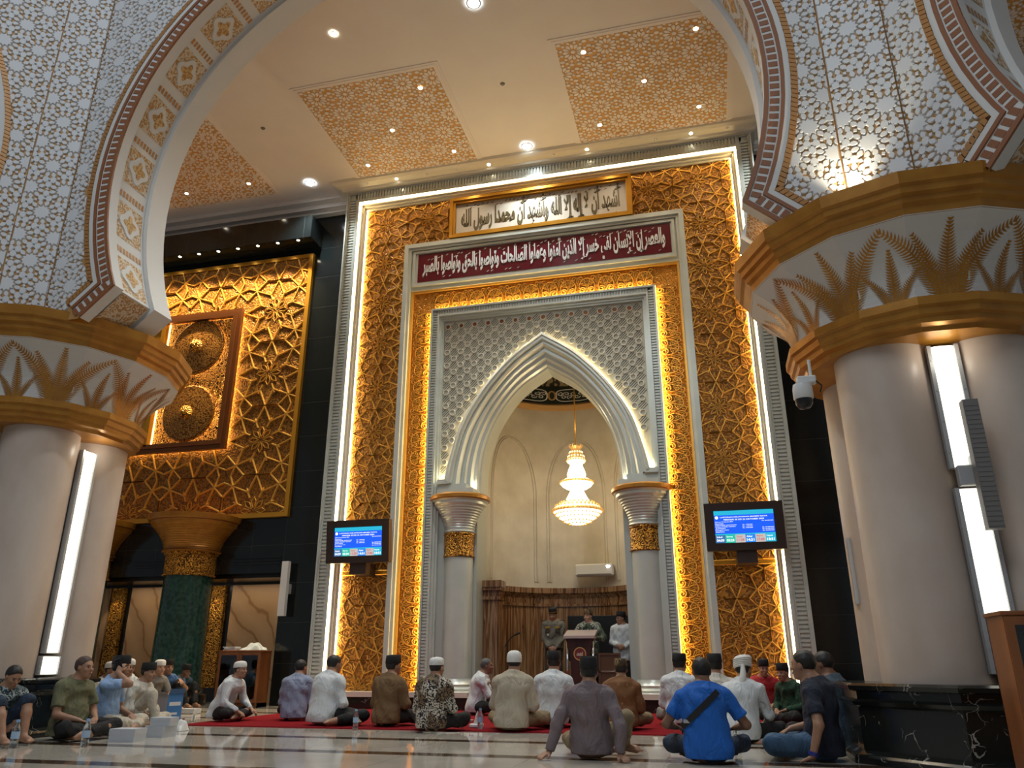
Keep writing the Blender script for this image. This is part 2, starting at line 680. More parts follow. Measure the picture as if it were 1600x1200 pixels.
def rosette_cell(S, star=True):
    """pieces round one centre of a hexagonal lattice of spacing S"""
    P = []
    if star:
        P.append([((.285 if k % 2 == 0 else .215) * S * math.cos(k * PI / 12), (.285 if k % 2 == 0 else .215) * S * math.sin(k * PI / 12)) for k in range(24)])
        for k in range(12):
            P.append(leaf(.245 * S, .465 * S, .074 * S, (k + .5) * PI / 6))
        for k in range(6):
            P.append(leaf(.465 * S, .545 * S, .035 * S, (k + .5) * PI / 3))
    else:
        P.append([(.07 * S * math.cos(k * PI / 6), .07 * S * math.sin(k * PI / 6)) for k in range(12)])
        for k in range(12):
            P.append(leaf(.12 * S, .335 * S, .058 * S, k * PI / 6, .5))
        for k in range(12):
            t = (k + .5) * PI / 6
            P.append([(r * S * math.cos(t + w), r * S * math.sin(t + w)) for r, w in ((.315, 0), (.375, .155), (.45, 0), (.375, -.155))])
    for k in range(6):
        t = k * PI / 3
        for sgn in (-1, 1):
            cx, cy = .5 * S * math.cos(t), .5 * S * math.sin(t)
        if k < 3:
            P.append([(cx + .06 * S * math.cos(t + q * PI / 2), cy + .06 * S * math.sin(t + q * PI / 2)) for q in range(4)])
    for k in range(2):
        t = PI / 6 + k * PI / 3
        d = S / math.sqrt(3)
        cx, cy = d * math.cos(t), d * math.sin(t)
        for q in range(3):
            tt = t + q * 2 * PI / 3
            hx, hy = cx + (.15 if star else .13) * S * math.cos(tt), cy + (.15 if star else .13) * S * math.sin(tt)
            if star:
                pts = []
                for m in range(10):
                    u = m / 10 * 2 * PI
                    rr = .100 * S * (1 - .28 * math.cos(u))
                    pts.append((hx + rr * math.cos(u + tt), hy + rr * math.sin(u + tt) * 1.25))
                P.append(pts)
            else:
                P.append([(hx + .085 * S * math.cos(u * PI / 3 + tt), hy + .062 * S * math.sin(u * PI / 3 + tt)) for u in range(6)])
    return P


def rosettes(mb, rect, S, T, test=lambda a, b: True, h=0.022, star=True, taper=.86, org=(0, 0), rot=0.0):
    cell = rosette_cell(S, star)
    x0, x1, y0, y1 = rect
    ni = int((x1 - x0) / S) + 4
    nj = int((y1 - y0) / (S * .866)) + 4
    cr, sr = math.cos(rot), math.sin(rot)
    bx, by = x0 + org[0], y0 + org[1]
    for j in range(-2, nj):
        for i in range(-2, ni):
            ox, oy = bx + (i + .5 * (j % 2)) * S, by + j * S * .866
            for pl in cell:
                q = [(ox + a * cr - b * sr, oy + a * sr + b * cr) for a, b in pl]
                if not all(test(a, b) for a, b in q):
                    continue
                if not all(x0 <= a <= x1 and y0 <= b <= y1 for a, b in q):
                    for ax, lim, sg in ((0, x0, 1), (0, x1, -1), (1, y0, 1), (1, y1, -1)):
                        r = []
                        for k in range(len(q)):
                            p1, p2 = q[k - 1], q[k]
                            d1, d2 = (p1[ax] - lim) * sg, (p2[ax] - lim) * sg
                            if (d1 >= 0) != (d2 >= 0):
                                u = d1 / (d1 - d2)
                                r.append((p1[0] + (p2[0] - p1[0]) * u, p1[1] + (p2[1] - p1[1]) * u))
                            if d2 >= 0:
                                r.append(p2)
                        q = r
                        if len(q) < 3:
                            break
                    if len(q) < 3:
                        continue
                cx = sum(a for a, b in q) / len(q)
                cy = sum(b for a, b in q) / len(q)
                n = len(q)
                vs = [T(a, b, 0) for a, b in q] + [T(cx + (a - cx) * taper, cy + (b - cy) * taper, h) for a, b in q]
                mb.add(vs, [(k, (k + 1) % n, n + (k + 1) % n, n + k) for k in range(n)] + [tuple(range(n, 2 * n))])


def spiral(c, r, turns, a0, sgn=1, n=18):
    pts = []
    for i in range(n + 1):
        u = i / n
        a = a0 + sgn * turns * 2 * PI * u
        rr = r * (1 - .82 * u)
        pts.append((c[0] + rr * math.cos(a), c[1] + rr * math.sin(a)))
    return pts


def frame_rect(mb, x0, x1, z0, z1, w, y0, y1, mi=None, bottom=True):
    """four mitred bars of a rectangular frame: outer edge x0..x1, z0..z1, bar width w, from y0 (front) to y1"""
    O = [(x0, z0), (x0, z1), (x1, z1), (x1, z0)]
    I = [(x0 + w, z0 + (w if bottom else 0)), (x0 + w, z1 - w), (x1 - w, z1 - w), (x1 - w, z0 + (w if bottom else 0))]
    for k in range(4 if bottom else 3):
        j = (k + 1) % 4
        a, b, c, d = O[k], O[j], I[j], I[k]
        for (p, q) in ((a, b), (c, d)):
            mb.quad((p[0], y0, p[1]), (q[0], y0, q[1]), (q[0], y1, q[1]), (p[0], y1, p[1]), mi)
        mb.quad((a[0], y0, a[1]), (b[0], y0, b[1]), (c[0], y0, c[1]), (d[0], y0, d[1]), mi)


# ------------------------------------------------------------------ floor, ceiling, walls
CZ = 11.6
mb = MB()
mb.box(-26, 20, -12, 20, -0.2, 0)
struct(mb.build('floor', 'floor_marble'))
mb = MB()
mb.box(-7.25, 2.6, 10.1, 14.28, 0, 0.012)
mb.box(-7.25, 2.6, 10.06, 10.1, 0, 0.010)
tag(mb.build('prayer_carpet', 'carpet_red'), 'red prayer carpet spread before the golden portal', 'carpet')

# flat ceiling over the front aisle and the right aisle
mb = MB()
mb.box(-20, 12, 8.1, 15.3, CZ, CZ + .2)
mb.box(3.6, 16, -6, 8.1, CZ, CZ + .2)
mb.box(-22, -10.5, -6, 8.1, CZ, CZ + .2)
ceil = struct(mb.build('ceiling', 'ceiling_paint'))
mb = MB()
for z0, z1, y in ((CZ - .10, CZ, 14.55), (CZ - .22, CZ - .10, 14.72), (CZ - .3, CZ - .22, 14.85)):
    mb.box(-20, -7.7, y, 15.0, z0, z1)
    mb.box(1.7, 12, y, 15.0, z0, z1)
struct(mb.build('trim_1', 'ceiling_paint'))

# ceiling panels of pierced rosettes
CT = lambda a, b, h: (a, b, CZ - h)


def ceiling_panel(x0, x1, y0, y1, label, lights, far=False):
    root = thing('ceiling_panel', label, 'ceiling panel', ((x0 + x1) / 2, (y0 + y1) / 2, CZ), 'rosette panels in the ceiling')
    m = MB()
    m.box(x0, x1, y0, y1, CZ - .012, CZ - .001, 1)
    rosettes(m, (x0 + .01, x1 - .01, y0 + .01, y1 - .01), .62, lambda a, b, h: (a, b, CZ - .012 - h), h=.012, star=False, taper=.96, org=(.30, .28))
    m.build('pierced_panel', ['ceiling_paint', 'gold_leaf_flat'], root)
    m = MB()
    for k, (w, h) in enumerate(((.10, .014), (.05, .022))):
        a0, a1, b0, b1 = x0 - w, x1 + w, y0 - w, y1 + w
        for bx in ((a0, a1, b0, b0 + .07), (a0, a1, b1 - .07, b1), (a0, a0 + .07, b0 + .07, b1 - .07), (a1 - .07, a1, b0 + .07, b1 - .07)):
            m.box(bx[0], bx[1], bx[2], bx[3], CZ - h, CZ - .001)
    m.build('panel_frame', 'ceiling_paint', root)
    return root


ceiling_panel(-7.25, -4.32, 11.05, 14.17, 'square gold rosette ceiling panel with four lit spots left of the portal axis', 4)
ceiling_panel(-1.98, 1.16, 11.05, 14.17, 'square gold rosette ceiling panel with five lit spots at the right', 5)
ceiling_panel(-12.3, -9.45, 11.05, 14.17, 'gold rosette ceiling panel above the black wall, partly behind the arch', 2)
ceiling_panel(3.75, 6.9, 11.05, 14.17, 'gold rosette ceiling panel at the far right of the front aisle', 0)
ceiling_panel(5.2, 8.6, 4.2, 7.6, 'gold rosette ceiling panel seen through the right arch', 0)


def downlight(x, y, r, power, cool, label, group, spot=110, lampmat=None):
    root = thing('downlight', label, 'ceiling light', (x, y, CZ), group)
    m = MB()
    m.lathe([(r * 1.0, -.012), (r * 1.18, -.016), (r * 1.3, -.010), (r * 1.32, 0)], (x, y, CZ - .014), 20)
    m.build('trim_ring', 'white_paint', root)
    m = MB()
    m.lathe([(0.0, -.02), (r * .6, -.018), (r, -.010)], (x, y, CZ - .014), 20)
    m.build('lamp', lampmat or ('lamp_cool' if cool else 'lamp_warm'), root)
    if power:
        lamp('downlight_beam', 'SPOT', (x, y, CZ - .08), power, (0.85, 0.95, 1.0) if cool else (1.0, 0.86, 0.64), aim=(x, y, 0), parent=root, spot=spot, blend=.8, radius=r)
    return root


BL = 'large white downlights in the ceiling'
downlight(-3.15, 9.80, .10, 850, True, 'large white downlight nearest the arch top, on the axis of the portal', BL)
downlight(-3.14, 13.85, .10, 380, True, 'large white downlight just above the middle of the portal cornice', BL)
downlight(-8.48, 13.95, .10, 700, True, 'large white downlight at the left end of the portal cornice', BL)
downlight(2.3, 13.95, .10, 500, True, 'large white downlight beyond the right end of the portal cornice', BL)
downlight(-5.83, 9.85, .05, 60, False, 'single small downlight on the plain ceiling near the arch', None)
SL = 'small spots set in the ceiling panels'
for i, (x, y) in enumerate(((-4.78, 11.54), (-5.82, 12.61), (-4.76, 13.62), (-6.84, 13.63))):
    downlight(x, y, .042, 80, False, 'small spot at the %s of the left rosette panel' % ('near right corner', 'middle', 'far right corner', 'far left corner')[i], SL)
for i, (x, y) in enumerate(((-1.48, 11.39), (-.44, 12.43), (.59, 13.45), (-1.47, 13.53), (.58, 11.32))):
    downlight(x, y, .042, 80, False, 'small spot at the %s of the right rosette panel' % ('near left corner', 'middle', 'far right corner', 'far left corner', 'near right corner')[i], SL)
for i, (x, y) in enumerate(((-9.9, 13.6), (-11.6, 13.6))):
    downlight(x, y, .04, 45, False, 'small spot at the %s of the far left rosette panel' % ('right corner', 'left corner')[i], SL)
for i, (x, y) in enumerate(((-3.17, 11.85), (-8.5, 11.9))):
    m = MB()
    m.lathe([(0, -.03), (.03, -.025), (.045, -.005), (.05, 0)], (x, y, CZ), 14)
    tag(m.build('smoke_detector', 'grey_plastic'), 'tiny round detector on the ceiling %s' % ('between the two rosette panels', 'left of the left rosette panel')[i], 'detector')

# black granite wall, left (with the open niches below) and right
WY = 15.0
wl = MB()
wl.box(-26, -7.67, WY, WY + .25, 2.62, CZ)
wl.box(-8.80, -7.67, WY, WY + .25, 0, 2.62)
wall_l = struct(wl.build('wall_left', 'black_granite'))
wr = MB()
wr.box(1.62, 14, WY, WY + .25, 0, CZ)
struct(wr.build('wall_right', 'black_granite'))
mb = MB()
mb.box(-26, -8.6, 14.42, WY, 10.42, 11.02)
soff = struct(mb.build('trim_2', 'black_granite'))
# recess behind the green columns
mb = MB()
mb.box(-26, -8.4, 16.2, 16.4, 0, 2.9)
struct(mb.build('wall_recess', 'black_trim'))
mb = MB()
mb.box(-26, -8.4, 15.25, 16.2, 2.55, 2.62)
struct(mb.build('ceiling_recess', 'black_trim'))
for i in range(4):
    xc = -9.93 - 2.71 * i
    root = struct(thing('wall_niche', None, None, (xc, 16.2, 0)))
    m = MB()
    m.box(xc - .77, xc + 1.35, 16.15, 16.2, 0, 2.5)
    m.build('marble_panel', 'beige_marble', root)
    m = MB()
    m.box(xc - 1.27, xc - .93, 16.10, 16.2, 0.3, 2.5)
    m.build('carved_strip', 'gold_carved_fine', root)
    lamp('strip_lamp', 'SPOT', (xc - 1.08, 15.85, 2.45), 9, WARM, aim=(xc - 1.1, 16.2, 1.0), parent=root, spot=70, radius=.03)
lamp('recess_lamp', 'AREA', (-11.0, 15.7, 2.5), 10, (1, .82, .6), aim=(-11.0, 16.0, 0), size=5, size_y=.2)
# vents in the black lintel
for i, (x0, x1) in enumerate(((-10.0, -8.85), (-12.5, -11.5))):
    m = MB()
    for k in range(3):
        m.box(x0, x1, WY - .03, WY - .002, 2.80 + k * .065, 2.835 + k * .065)
    tag(m.build('air_vent', 'black_trim'), 'slotted black air vent in the lintel %s' % ('right of the front green column', 'left of the front green column')[i], 'vent')


def green_column(x, y, label):
    root = thing('column', label, 'column', (x, y, 0), 'green marble columns under the gold panel')
    m = MB()
    m.lathe([(.66, 0), (.66, .2), (.60, .22), (.58, .30), (.56, .34)], (x, y, 0), 32)
    m.build('base', 'black_marble', root, True, 30)
    m = MB()
    m.lathe([(.52, .34), (.50, 1.4), (.49, 2.55)], (x, y, 0), 40)
    m.build('shaft', 'green_marble', root, True)
    m = MB()
    m.lathe([(.52, 2.55), (.545, 2.57), (.52, 2.60), (.52, 2.98), (.56, 3.0), (.56, 3.04)], (x, y, 0), 40)
    m.build('carved_band', 'gold_carved_fine', root, True, 30)
    m = MB()
    pr = [(.56, 3.04), (.62, 3.06), (.58, 3.10)]
    for i in range(22):
        u = i / 21
        pr += [(.58 + .28 * u ** 1.6 + .012 * (i % 2), 3.12 + .46 * u)]
    pr += [(.90, 3.60), (.92, 3.66), (.97, 3.70), (1.0, 3.80), (0.0, 3.80)]
    m.lathe(pr, (x, y, 0), 40)
    m.build('capital', 'gold_paint', root, True, 30)
    m = MB()
    m.lathe([(.60, 3.07), (.615, 3.085), (.60, 3.10)], (x, y, 0), 40)
    m.lathe([(.93, 3.665), (.95, 3.68), (.93, 3.695)], (x, y, 0), 40)
    m.build('dark_ring', 'copper_frame', root, True)
    return root


green_column(-10.88, 14.75, 'green marble column with gold capital nearest the portal')
green_column(-13.59, 14.75, 'green marble column half hidden behind the left pillar')

# big gold lattice panel on the left wall
LP = (-18.4, -8.80, 3.85, 10.2)
root = thing('lattice_panel', 'large carved gold lattice panel on the black wall left of the portal', 'wall panel', (-13.6, 14.98, 3.85))
m = MB()
m.box(LP[0], LP[1], 14.93, 14.99, LP[2], LP[3])
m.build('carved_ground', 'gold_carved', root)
m = MB()
girih(m, (LP[0] + .05, LP[1] - .05, LP[2] + .05, LP[3] - .05), 1.62, (-9.62, 8.82), XZ(14.93), .042, .035, holes=[(-16.8, -10.4, 5.4, 8.85)])
m.build('strapwork', 'gold_strap', root)
m = MB()
frame_rect(m, LP[0] - .05, LP[1] + .05, LP[2] - .05, LP[3] + .05, .10, 14.895, 14.99)
m.build('edge_frame', 'gold_frame', root)
SPX = []
for i in range(9):
    x = -8.95 - .545 * i
    SPX.append(x)
# medallion frame on it
root = thing('medallion_frame', 'copper framed relief with round calligraphy discs on the gold lattice panel', 'relief', (-13.6, 14.9, 5.4))
m = MB()
frame_rect(m, -16.8, -10.4, 5.38, 8.87, .16, 14.70, 14.80)
frame_rect(m, -16.7, -10.5, 5.48, 8.77, .10, 14.66, 14.78)
m.build('frame', 'copper_frame', root)
m = MB()
m.box(-16.62, -10.58, 14.83, 14.89, 5.56, 8.69)
m.build('carved_ground', 'gold_carved_fine', root)
m = MB()
for x in (-12.55, -14.75):
    m.box(x, x + .1, 14.66, 14.86, 5.54, 8.7)
frame_rect(m, -14.65, -12.55, 5.6, 8.65, .28, 14.70, 14.86)
m.build('inner_frame', 'gold_frame', root)
m = MB()
m.box(-14.4, -12.8, 14.80, 14.85, 5.85, 8.4)
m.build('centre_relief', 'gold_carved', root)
m = MB()
m.box(-12.48, -12.44, 14.80, 14.83, 5.6, 8.7)
m.build('led_strip', 'led_ring', root)
m = MB()
m.box(-14.76, -14.72, 14.80, 14.83, 5.6, 8.7)
m.build('led_strip', 'led_ring', root)
m = MB()
frame_rect(m, -16.69, -10.51, 5.49, 8.76, .02, 14.82, 14.885)
m.build('halo_strip', 'led_ring', root)
for x in (-11.52, -15.68):
    for z in (7.98, 6.30):
        m = MB()
        pr = [(.70, .02), (.70, .05), (.665, .07), (.64, .06)]
        for i in range(8):
            u = 1 - i / 7
            pr.append((.17 + .47 * u, .075 + .05 * (1 - u)))
        vs = []
        mm = MB()
        mm.lathe(pr, (0, 0, 0), 44)
        m.add([(x + a, 14.80 - c, z + b) for a, b, c in mm.v], mm.f)
        d = m.build('calligraphy_disc', 'copper_disc', root, True, 40)
        m = MB()
        mm = MB()
        mm.lathe([(.17, .12), (.16, .17), (.10, .22), (0, .24)], (0, 0, 0), 24)
        m.add([(x + a, 14.80 - c, z + b) for a, b, c in mm.v], mm.f)
        m.build('boss', 'gold_carved_fine', d, True)
        m = MB()
        mm = MB()
        mm.lathe([(.56, 0.0), (.60, .03), (.56, .045)], (0, 0, 0), 44)
        m.add([(x + a, 14.83 - c, z + b) for a, b, c in mm.v], mm.f)
        m.build('led_ring', 'led_ring', d, True)
for i, x in enumerate(SPX):
    root = thing('wall_spot', 'small spot %s in the black ledge above the gold panel' % ('nearest the portal', 'second from the portal', 'third from the portal', 'fourth from the portal', 'fifth from the portal', 'sixth from the portal', 'seventh from the portal', 'eighth from the portal', 'ninth from the portal')[i], 'spotlight', (x, 14.47, 10.42), 'spots above the gold panel')
    m = MB()
    m.lathe([(.035, -.03), (.05, -.034), (.056, 0)], (x, 14.47, 10.42), 14)
    m.build('trim_ring', 'black_plastic', root)
    m = MB()
    m.lathe([(0, -.03), (.035, -.028)], (x, 14.47, 10.42), 14)
    m.build('lamp', 'lamp_warm', root)
    lamp('spot_beam', 'SPOT', (x, 14.47, 10.36), 420, (1, .72, .36), aim=(x, 14.97, 6.0), parent=root, spot=75, blend=.9, radius=.03)
for i, (x, z) in enumerate(((-7.95, 8.1), (-7.9, 9.6), (-8.35, 6.5))):
    pass

# ------------------------------------------------------------------ portal (mihrab surround)
PX = -3.03
PY = 14.4
portal = thing('portal', 'tall golden mihrab portal with silver frames and pointed arch', 'portal', (PX, PY, 0))
SH = XZ(PY)
# plinth and platform
mb = MB()
mb.box(-7.67, 1.62, 14.28, 15.25, 0, .22)
struct(mb.build('trim_plinth', 'black_marble'))
mb = MB()
mb.box(-4.6, -1.2, 15.25, 17.7, 0, .22)
struct(mb.build('floor_niche', 'floor_marble'))
mb = MB()
mb.box(-7.7, -4.42, 14.25, 14.8, .22, .31)
mb.build('ledge', 'cream_trim', portal)
mb = MB()
mb.box(-1.45, 1.65, 14.25, 14.8, .22, .31)
mb.build('ledge', 'cream_trim', portal)
# outer frame
mb = MB()
X0, X1, ZT = -7.67, 1.62, 11.44
for (w0, w1, yf) in ((0, .03, 14.33), (.03, .07, 14.36), (.23, .27, 14.36), (.27, .33, 14.33)):
    for a, b in ((X0 + w0, X0 + w1), (X1 - w1, X1 - w0)):
        mb.box(a, b, yf, 15.0, .31, ZT - w0)
    mb.box(X0 + w1, X1 - w1, yf, 15.0, ZT - w1, ZT - w0)
for a, b in ((X0 + .06, X0 + .24), (X1 - .24, X1 - .06)):
    mb.box(a, b, 14.40, 15.0, .31, ZT - .06)
    n = 150
    for i in range(n):
        z = .34 + (ZT - .5) * i / n
        mb.box(a + .012, b - .012, 14.372, 14.40, z, z + .042)
mb.box(X0 + .2, X1 - .2, 14.40, 15.0, ZT - .24, ZT - .06)
n = 124
for i in range(n):
    x = X0 + .25 + (X1 - X0 - .5) * i / n
    mb.box(x, x + .042, 14.372, 14.40, ZT - .23, ZT - .07)
# cream steps that catch the cove light
ofr = mb.build('outer_frame', 'silver_paint', portal)
mb = MB()
for (w0, w1, yf) in ((.33, .37, 14.40), (.37, .41, 14.46), (.41, .45, 14.52)):
    for a, b in ((X0 + w0, X0 + w1), (X1 - w1, X1 - w0)):
        mb.box(a, b, yf, 15.0, .31, ZT - w0)
    mb.box(X0 + w1, X1 - w1, yf, 15.0, ZT - w1, ZT - w0)
mb.build('cove_step', 'cream_trim', portal)
mb = MB()
for a, b in ((X0 + .328, X0 + .340), (X1 - .340, X1 - .328)):
    mb.box(a, b, 14.335, 14.39, .33, ZT - .34)
mb.box(X0 + .34, X1 - .34, 14.335, 14.39, ZT - .340, ZT - .328)
for a, b in ((X0 + .452, X0 + .462), (X1 - .462, X1 - .452)):
    mb.box(a, b, 14.535, 14.585, .33, ZT - .46)
mb.build('led_strip', 'led_warm', portal)
# cornice over the portal
mb = MB()
prof = [(14.34, 11.40), (14.26, 11.42), (14.24, 11.46), (14.12, 11.50), (14.05, 11.54), (14.02, 11.60)]
for i in range(len(prof) - 1):
    (ya, za), (yb, zb) = prof[i], prof[i + 1]
    ea, eb = 14.36 - ya, 14.36 - yb
    mb.quad((X0 - ea, ya, za), (X1 + ea, ya, za), (X1 + eb, yb, zb), (X0 - eb, yb, zb))
    mb.quad((X0 - ea, ya, za), (X0 - eb, yb, zb), (X0 - eb, 15, zb), (X0 - ea, 15, za))
    mb.quad((X1 + ea, ya, za), (X1 + eb, yb, zb), (X1 + eb, 15, zb), (X1 + ea, 15, za))
mb.quad((X0 - .02, 14.34, 11.40), (X1 + .02, 14.34, 11.40), (X1 + .02, 14.6, 11.40), (X0 - .02, 14.6, 11.40))
mb.build('cornice', 'cream_trim', portal)
ORD = ('first', 'second', 'third', 'fourth', 'fifth', 'sixth', 'seventh', 'eighth', 'ninth', 'tenth', 'eleventh', 'twelfth', 'thirteenth')
for i in range(12):
    x = -7.1 + i * .75
    m = MB()
    m.lathe([(0, -.022), (.022, -.02), (.032, -.014), (.038, 0)], (x, 14.17, 11.495), 12)
    tag(m.build('cornice_spot', 'lamp_warm' if i % 3 == 1 else 'white_plastic'), '%s small recessed spot from the left in the portal cornice' % ORD[i], 'spotlight', 'small spots in the portal cornice')
# lattice ground and strapwork
LX0, LX1 = X0 + .45, X1 - .45
mb = MB()
mb.box(LX0, -6.13, 14.60, 14.7, .31, ZT - .45)
mb.box(.07, LX1, 14.60, 14.7, .31, ZT - .45)
mb.box(-6.13, .07, 14.60, 14.7, 9.7, ZT - .45)
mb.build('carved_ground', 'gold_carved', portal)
mb = MB()
holes = [(-6.14, .08, .2, 9.82), (-5.1, -.92, 9.8, 11)]
girih(mb, (LX0, LX1, .31, ZT - .45), 1.02, (-6.71, 10.55), XZ(14.60), .026, .026, holes=holes)
mb.build('strapwork', 'gold_strap', portal)
# smooth gold rail across the jambs under the screens
mb = MB()
mb.bbox(LX0, -6.13, 14.56, 14.62, 2.46, 2.56, .015)
mb.bbox(.07, LX1, 14.56, 14.62, 2.46, 2.56, .015)
mb.build('jamb_rail', 'gold_frame', portal)
# inner silver frame
mb = MB()
IX0, IX1, IZ = -6.15, .09, 9.82
for (w0, w1, yf) in ((0, .10, 14.40), (.10, .16, 14.44)):
    for a, b in ((IX0 + w0, IX0 + w1), (IX1 - w1, IX1 - w0)):
        mb.box(a, b, yf, 14.7, .31, IZ - w0)
    mb.box(IX0 + w1, IX1 - w1, yf, 14.7, IZ - w1, IZ - w0)
mb.box(IX0 + .16, IX1 - .16, 14.50, 14.7, 8.66, IZ - .16)
frame_rect(mb, IX0 + .20, IX1 - .20, 8.76, 9.64, .055, 14.46, 14.5)
mb.build('inner_frame', 'silver_paint', portal)
# red inscription
mb = MB()
mb.box(-5.84, -.20, 14.49, 14.50, 8.87, 9.57)
mb.build('inscription_panel', 'red_panel', portal)
lower = ["والعصر", "إن", "الإنسان", "لفي", "خسر", "إلا", "الذين", "آمنوا", "وعملوا", "الصالحات", "وتواصوا", "بالحق", "وتواصوا", "بالصبر"]
text_mesh('inscription_lettering', ' '.join(shape(w) for w in lower[::-1]), XZ(14.49), 5.40, .66, 'letter_white', portal, .014, .034, -5.72, 8.89)
mb = MB()
random.seed(3)
for k in range(60):
    x = -5.6 + 5.2 * k / 60 + random.uniform(-.02, .02)
    z = random.choice((9.43, 9.47, 9.50, 8.93, 9.40))
    mb.ridge([(x, z), (x + .05, z + .03)], .018, .01, XZ(14.488))
mb.build('vowel_marks', 'letter_white', portal)
# white inscription with gold frame
mb = MB()
frame_rect(mb, -5.08, -.95, 9.84, 10.87, .07, 14.38, 14.62)
frame_rect(mb, -5.02, -1.01, 9.90, 10.81, .06, 14.42, 14.55)
ins = portal
mb.build('inscription_frame', 'gold_frame', ins)
mb = MB()
mb.box(-4.98, -1.05, 14.50, 14.52, 9.94, 10.77)
mb.build('inscription_board', 'inscription_ground', ins)
upper = ["أشهد", "أن", "لا", "إله", "إلا", "الله", "وأشهد", "أن", "محمدا", "رسول", "الله"]
text_mesh('board_lettering', ' '.join(shape(w) for w in upper[::-1]), XZ(14.50), 3.66, .76, 'ink_dark', ins, .014, .034, -4.84, 9.98)
mb = MB()
for k in range(34):
    x = -4.75 + 3.5 * k / 34 + random.uniform(-.02, .02)
    z = random.choice((10.62, 10.66, 10.69, 9.99))
    mb.ridge([(x, z), (x + .05, z + .03)], .016, .01, XZ(14.498))
mb.build('vowel_marks', 'ink_dark', ins)

# vine band round the spandrel
VX0, VX1, VI0, VI1 = -5.98, -.08, -5.46, -.60
VZT, VZI = 8.66, 8.14
mb = MB()
mb.box(VX0, VI0, 14.58, 14.7, .31, VZT)
mb.box(VI1, VX1, 14.58, 14.7, .31, VZT)
mb.box(VI0, VI1, 14.58, 14.7, VZI, VZT)
mb.build('vine_ground', 'gold_vine_ground', portal)
mb = MB()
frame_rect(mb, VX0, VX1, .31, VZT, .045, 14.52, 14.6, bottom=False)
TV = XZ(14.58)


def vine_unit(T2, L):
    # local: along = b (0..L), across = a (0 at the lit inner edge .. 0.46)
    c = L / 2
    for s in (-1, 1):
        mb.ridge([(p[0], p[1]) for p in spiral((.105, c + s * .095), .075, 1.5, -s * PI / 2, s)], .030, .034, T2)
        mb.ridge([(p[0], p[1]) for p in spiral((.385, c + s * .13), .055, 1.2, s * PI / 2, -s)], .02, .026, T2)
        mb.ridge([(.03, c + s * .02), (.09, c + s * .01), (.2, c + s * .02), (.33, c + s * .06), (.38, c + s * .075)], .02, .028, T2)
    for k in range(7):
        t = (k - 3) * .36
        pl = leaf(.03, .16 + .02 * math.cos(t), .016, t)
        pl = [(.20 + a, c + b) for a, b in pl]
        mb.ridge(pl, .014, .022, T2, closed=True)
    arc = [(.20 + .185 * math.cos(t), c + .165 * math.sin(t)) for t in np.linspace(-1.9, 1.9, 12)]
    mb.ridge(arc, .022, .028, T2)
    mb.ridge([(.43, 0), (.33, 0.02), (.25, 0), (.33, -.02)], .02, .026, T2, closed=True)


nv = 20
for i in range(nv):
    L = (VZI - .31) / nv
    z0 = .31 + i * L
    vine_unit(lambda a, b, h, z0=z0: TV(VI0 - a, z0 + b, h), L)
    vine_unit(lambda a, b, h, z0=z0: TV(VI1 + a, z0 + b, h), L)
nt = 12
for i in range(nt):
    L = (VI1 - VI0) / nt
    vine_unit(lambda a, b, h, x0=VI0 + i * L: TV(x0 + b, VZI + a, h), L)
mb.build('vine_scroll', 'gold_strap', portal)
mb = MB()
for a, b in ((VI0 - .014, VI0 + .004), (VI1 - .004, VI1 + .014)):
    mb.box(a, b, 14.50, 14.55, .33, VZI)
mb.box(VI0, VI1, 14.50, 14.55, VZI - .004, VZI + .012)
mb.build('vine_led', 'led_gold', portal)
for s, x in ((-1, VI0 - .018), (1, VI1 + .018)):
    lamp('vine_lamp', 'AREA', (x, 14.505, 4.2), 55, (1.0, .64, .22), aim=(x + s, 14.505 + .30, 4.2), parent=portal, size=.035, size_y=7.8)
lamp('vine_lamp', 'AREA', ((VI0 + VI1) / 2, 14.505, VZI + .016), 30, (1.0, .64, .22), aim=((VI0 + VI1) / 2, 14.505 + .3, VZI + 1), parent=portal, size=4.7, size_y=.035)
# silver fluted frame round the spandrel
mb = MB()
for (w0, w1, yf) in ((0, .04, 14.44), (.15, .19, 14.44), (.19, .24, 14.50), (.24, .28, 14.54)):
    for a, b in ((VI0 + w0, VI0 + w1), (VI1 - w1, VI1 - w0)):
        mb.box(a, b, yf, 14.9, .31, VZI - w0)
    mb.box(VI0 + w1, VI1 - w1, yf, 14.9, VZI - w1, VZI - w0)
for a, b in ((VI0 + .04, VI0 + .15), (VI1 - .15, VI1 - .04)):
    mb.box(a, b, 14.50, 14.9, .31, VZI - .04)
    for i in range(130):
        z = .33 + (VZI - .4) * i / 130
        mb.box(a + .005, b - .005, 14.475, 14.50, z, z + .034)
mb.box(VI0 + .1, VI1 - .1, 14.50, 14.9, VZI - .15, VZI - .04)
for i in range(78):
    x = VI0 + .14 + (VI1 - VI0 - .28) * i / 78
    mb.box(x, x + .034, 14.475, 14.50, VZI - .145, VZI - .045)
mb.build('spandrel_frame', 'silver_paint', portal)

# ---- pointed arch of the niche
OUTC = [(2.05, 4.28), (1.95, 4.72), (1.72, 5.46), (1.24, 6.22), (.64, 6.86), (0, 7.31)]
INC = [(1.44, 3.96), (1.42, 4.62), (1.31, 5.16), (1.06, 5.72), (.62, 6.28), (0, 6.70)]


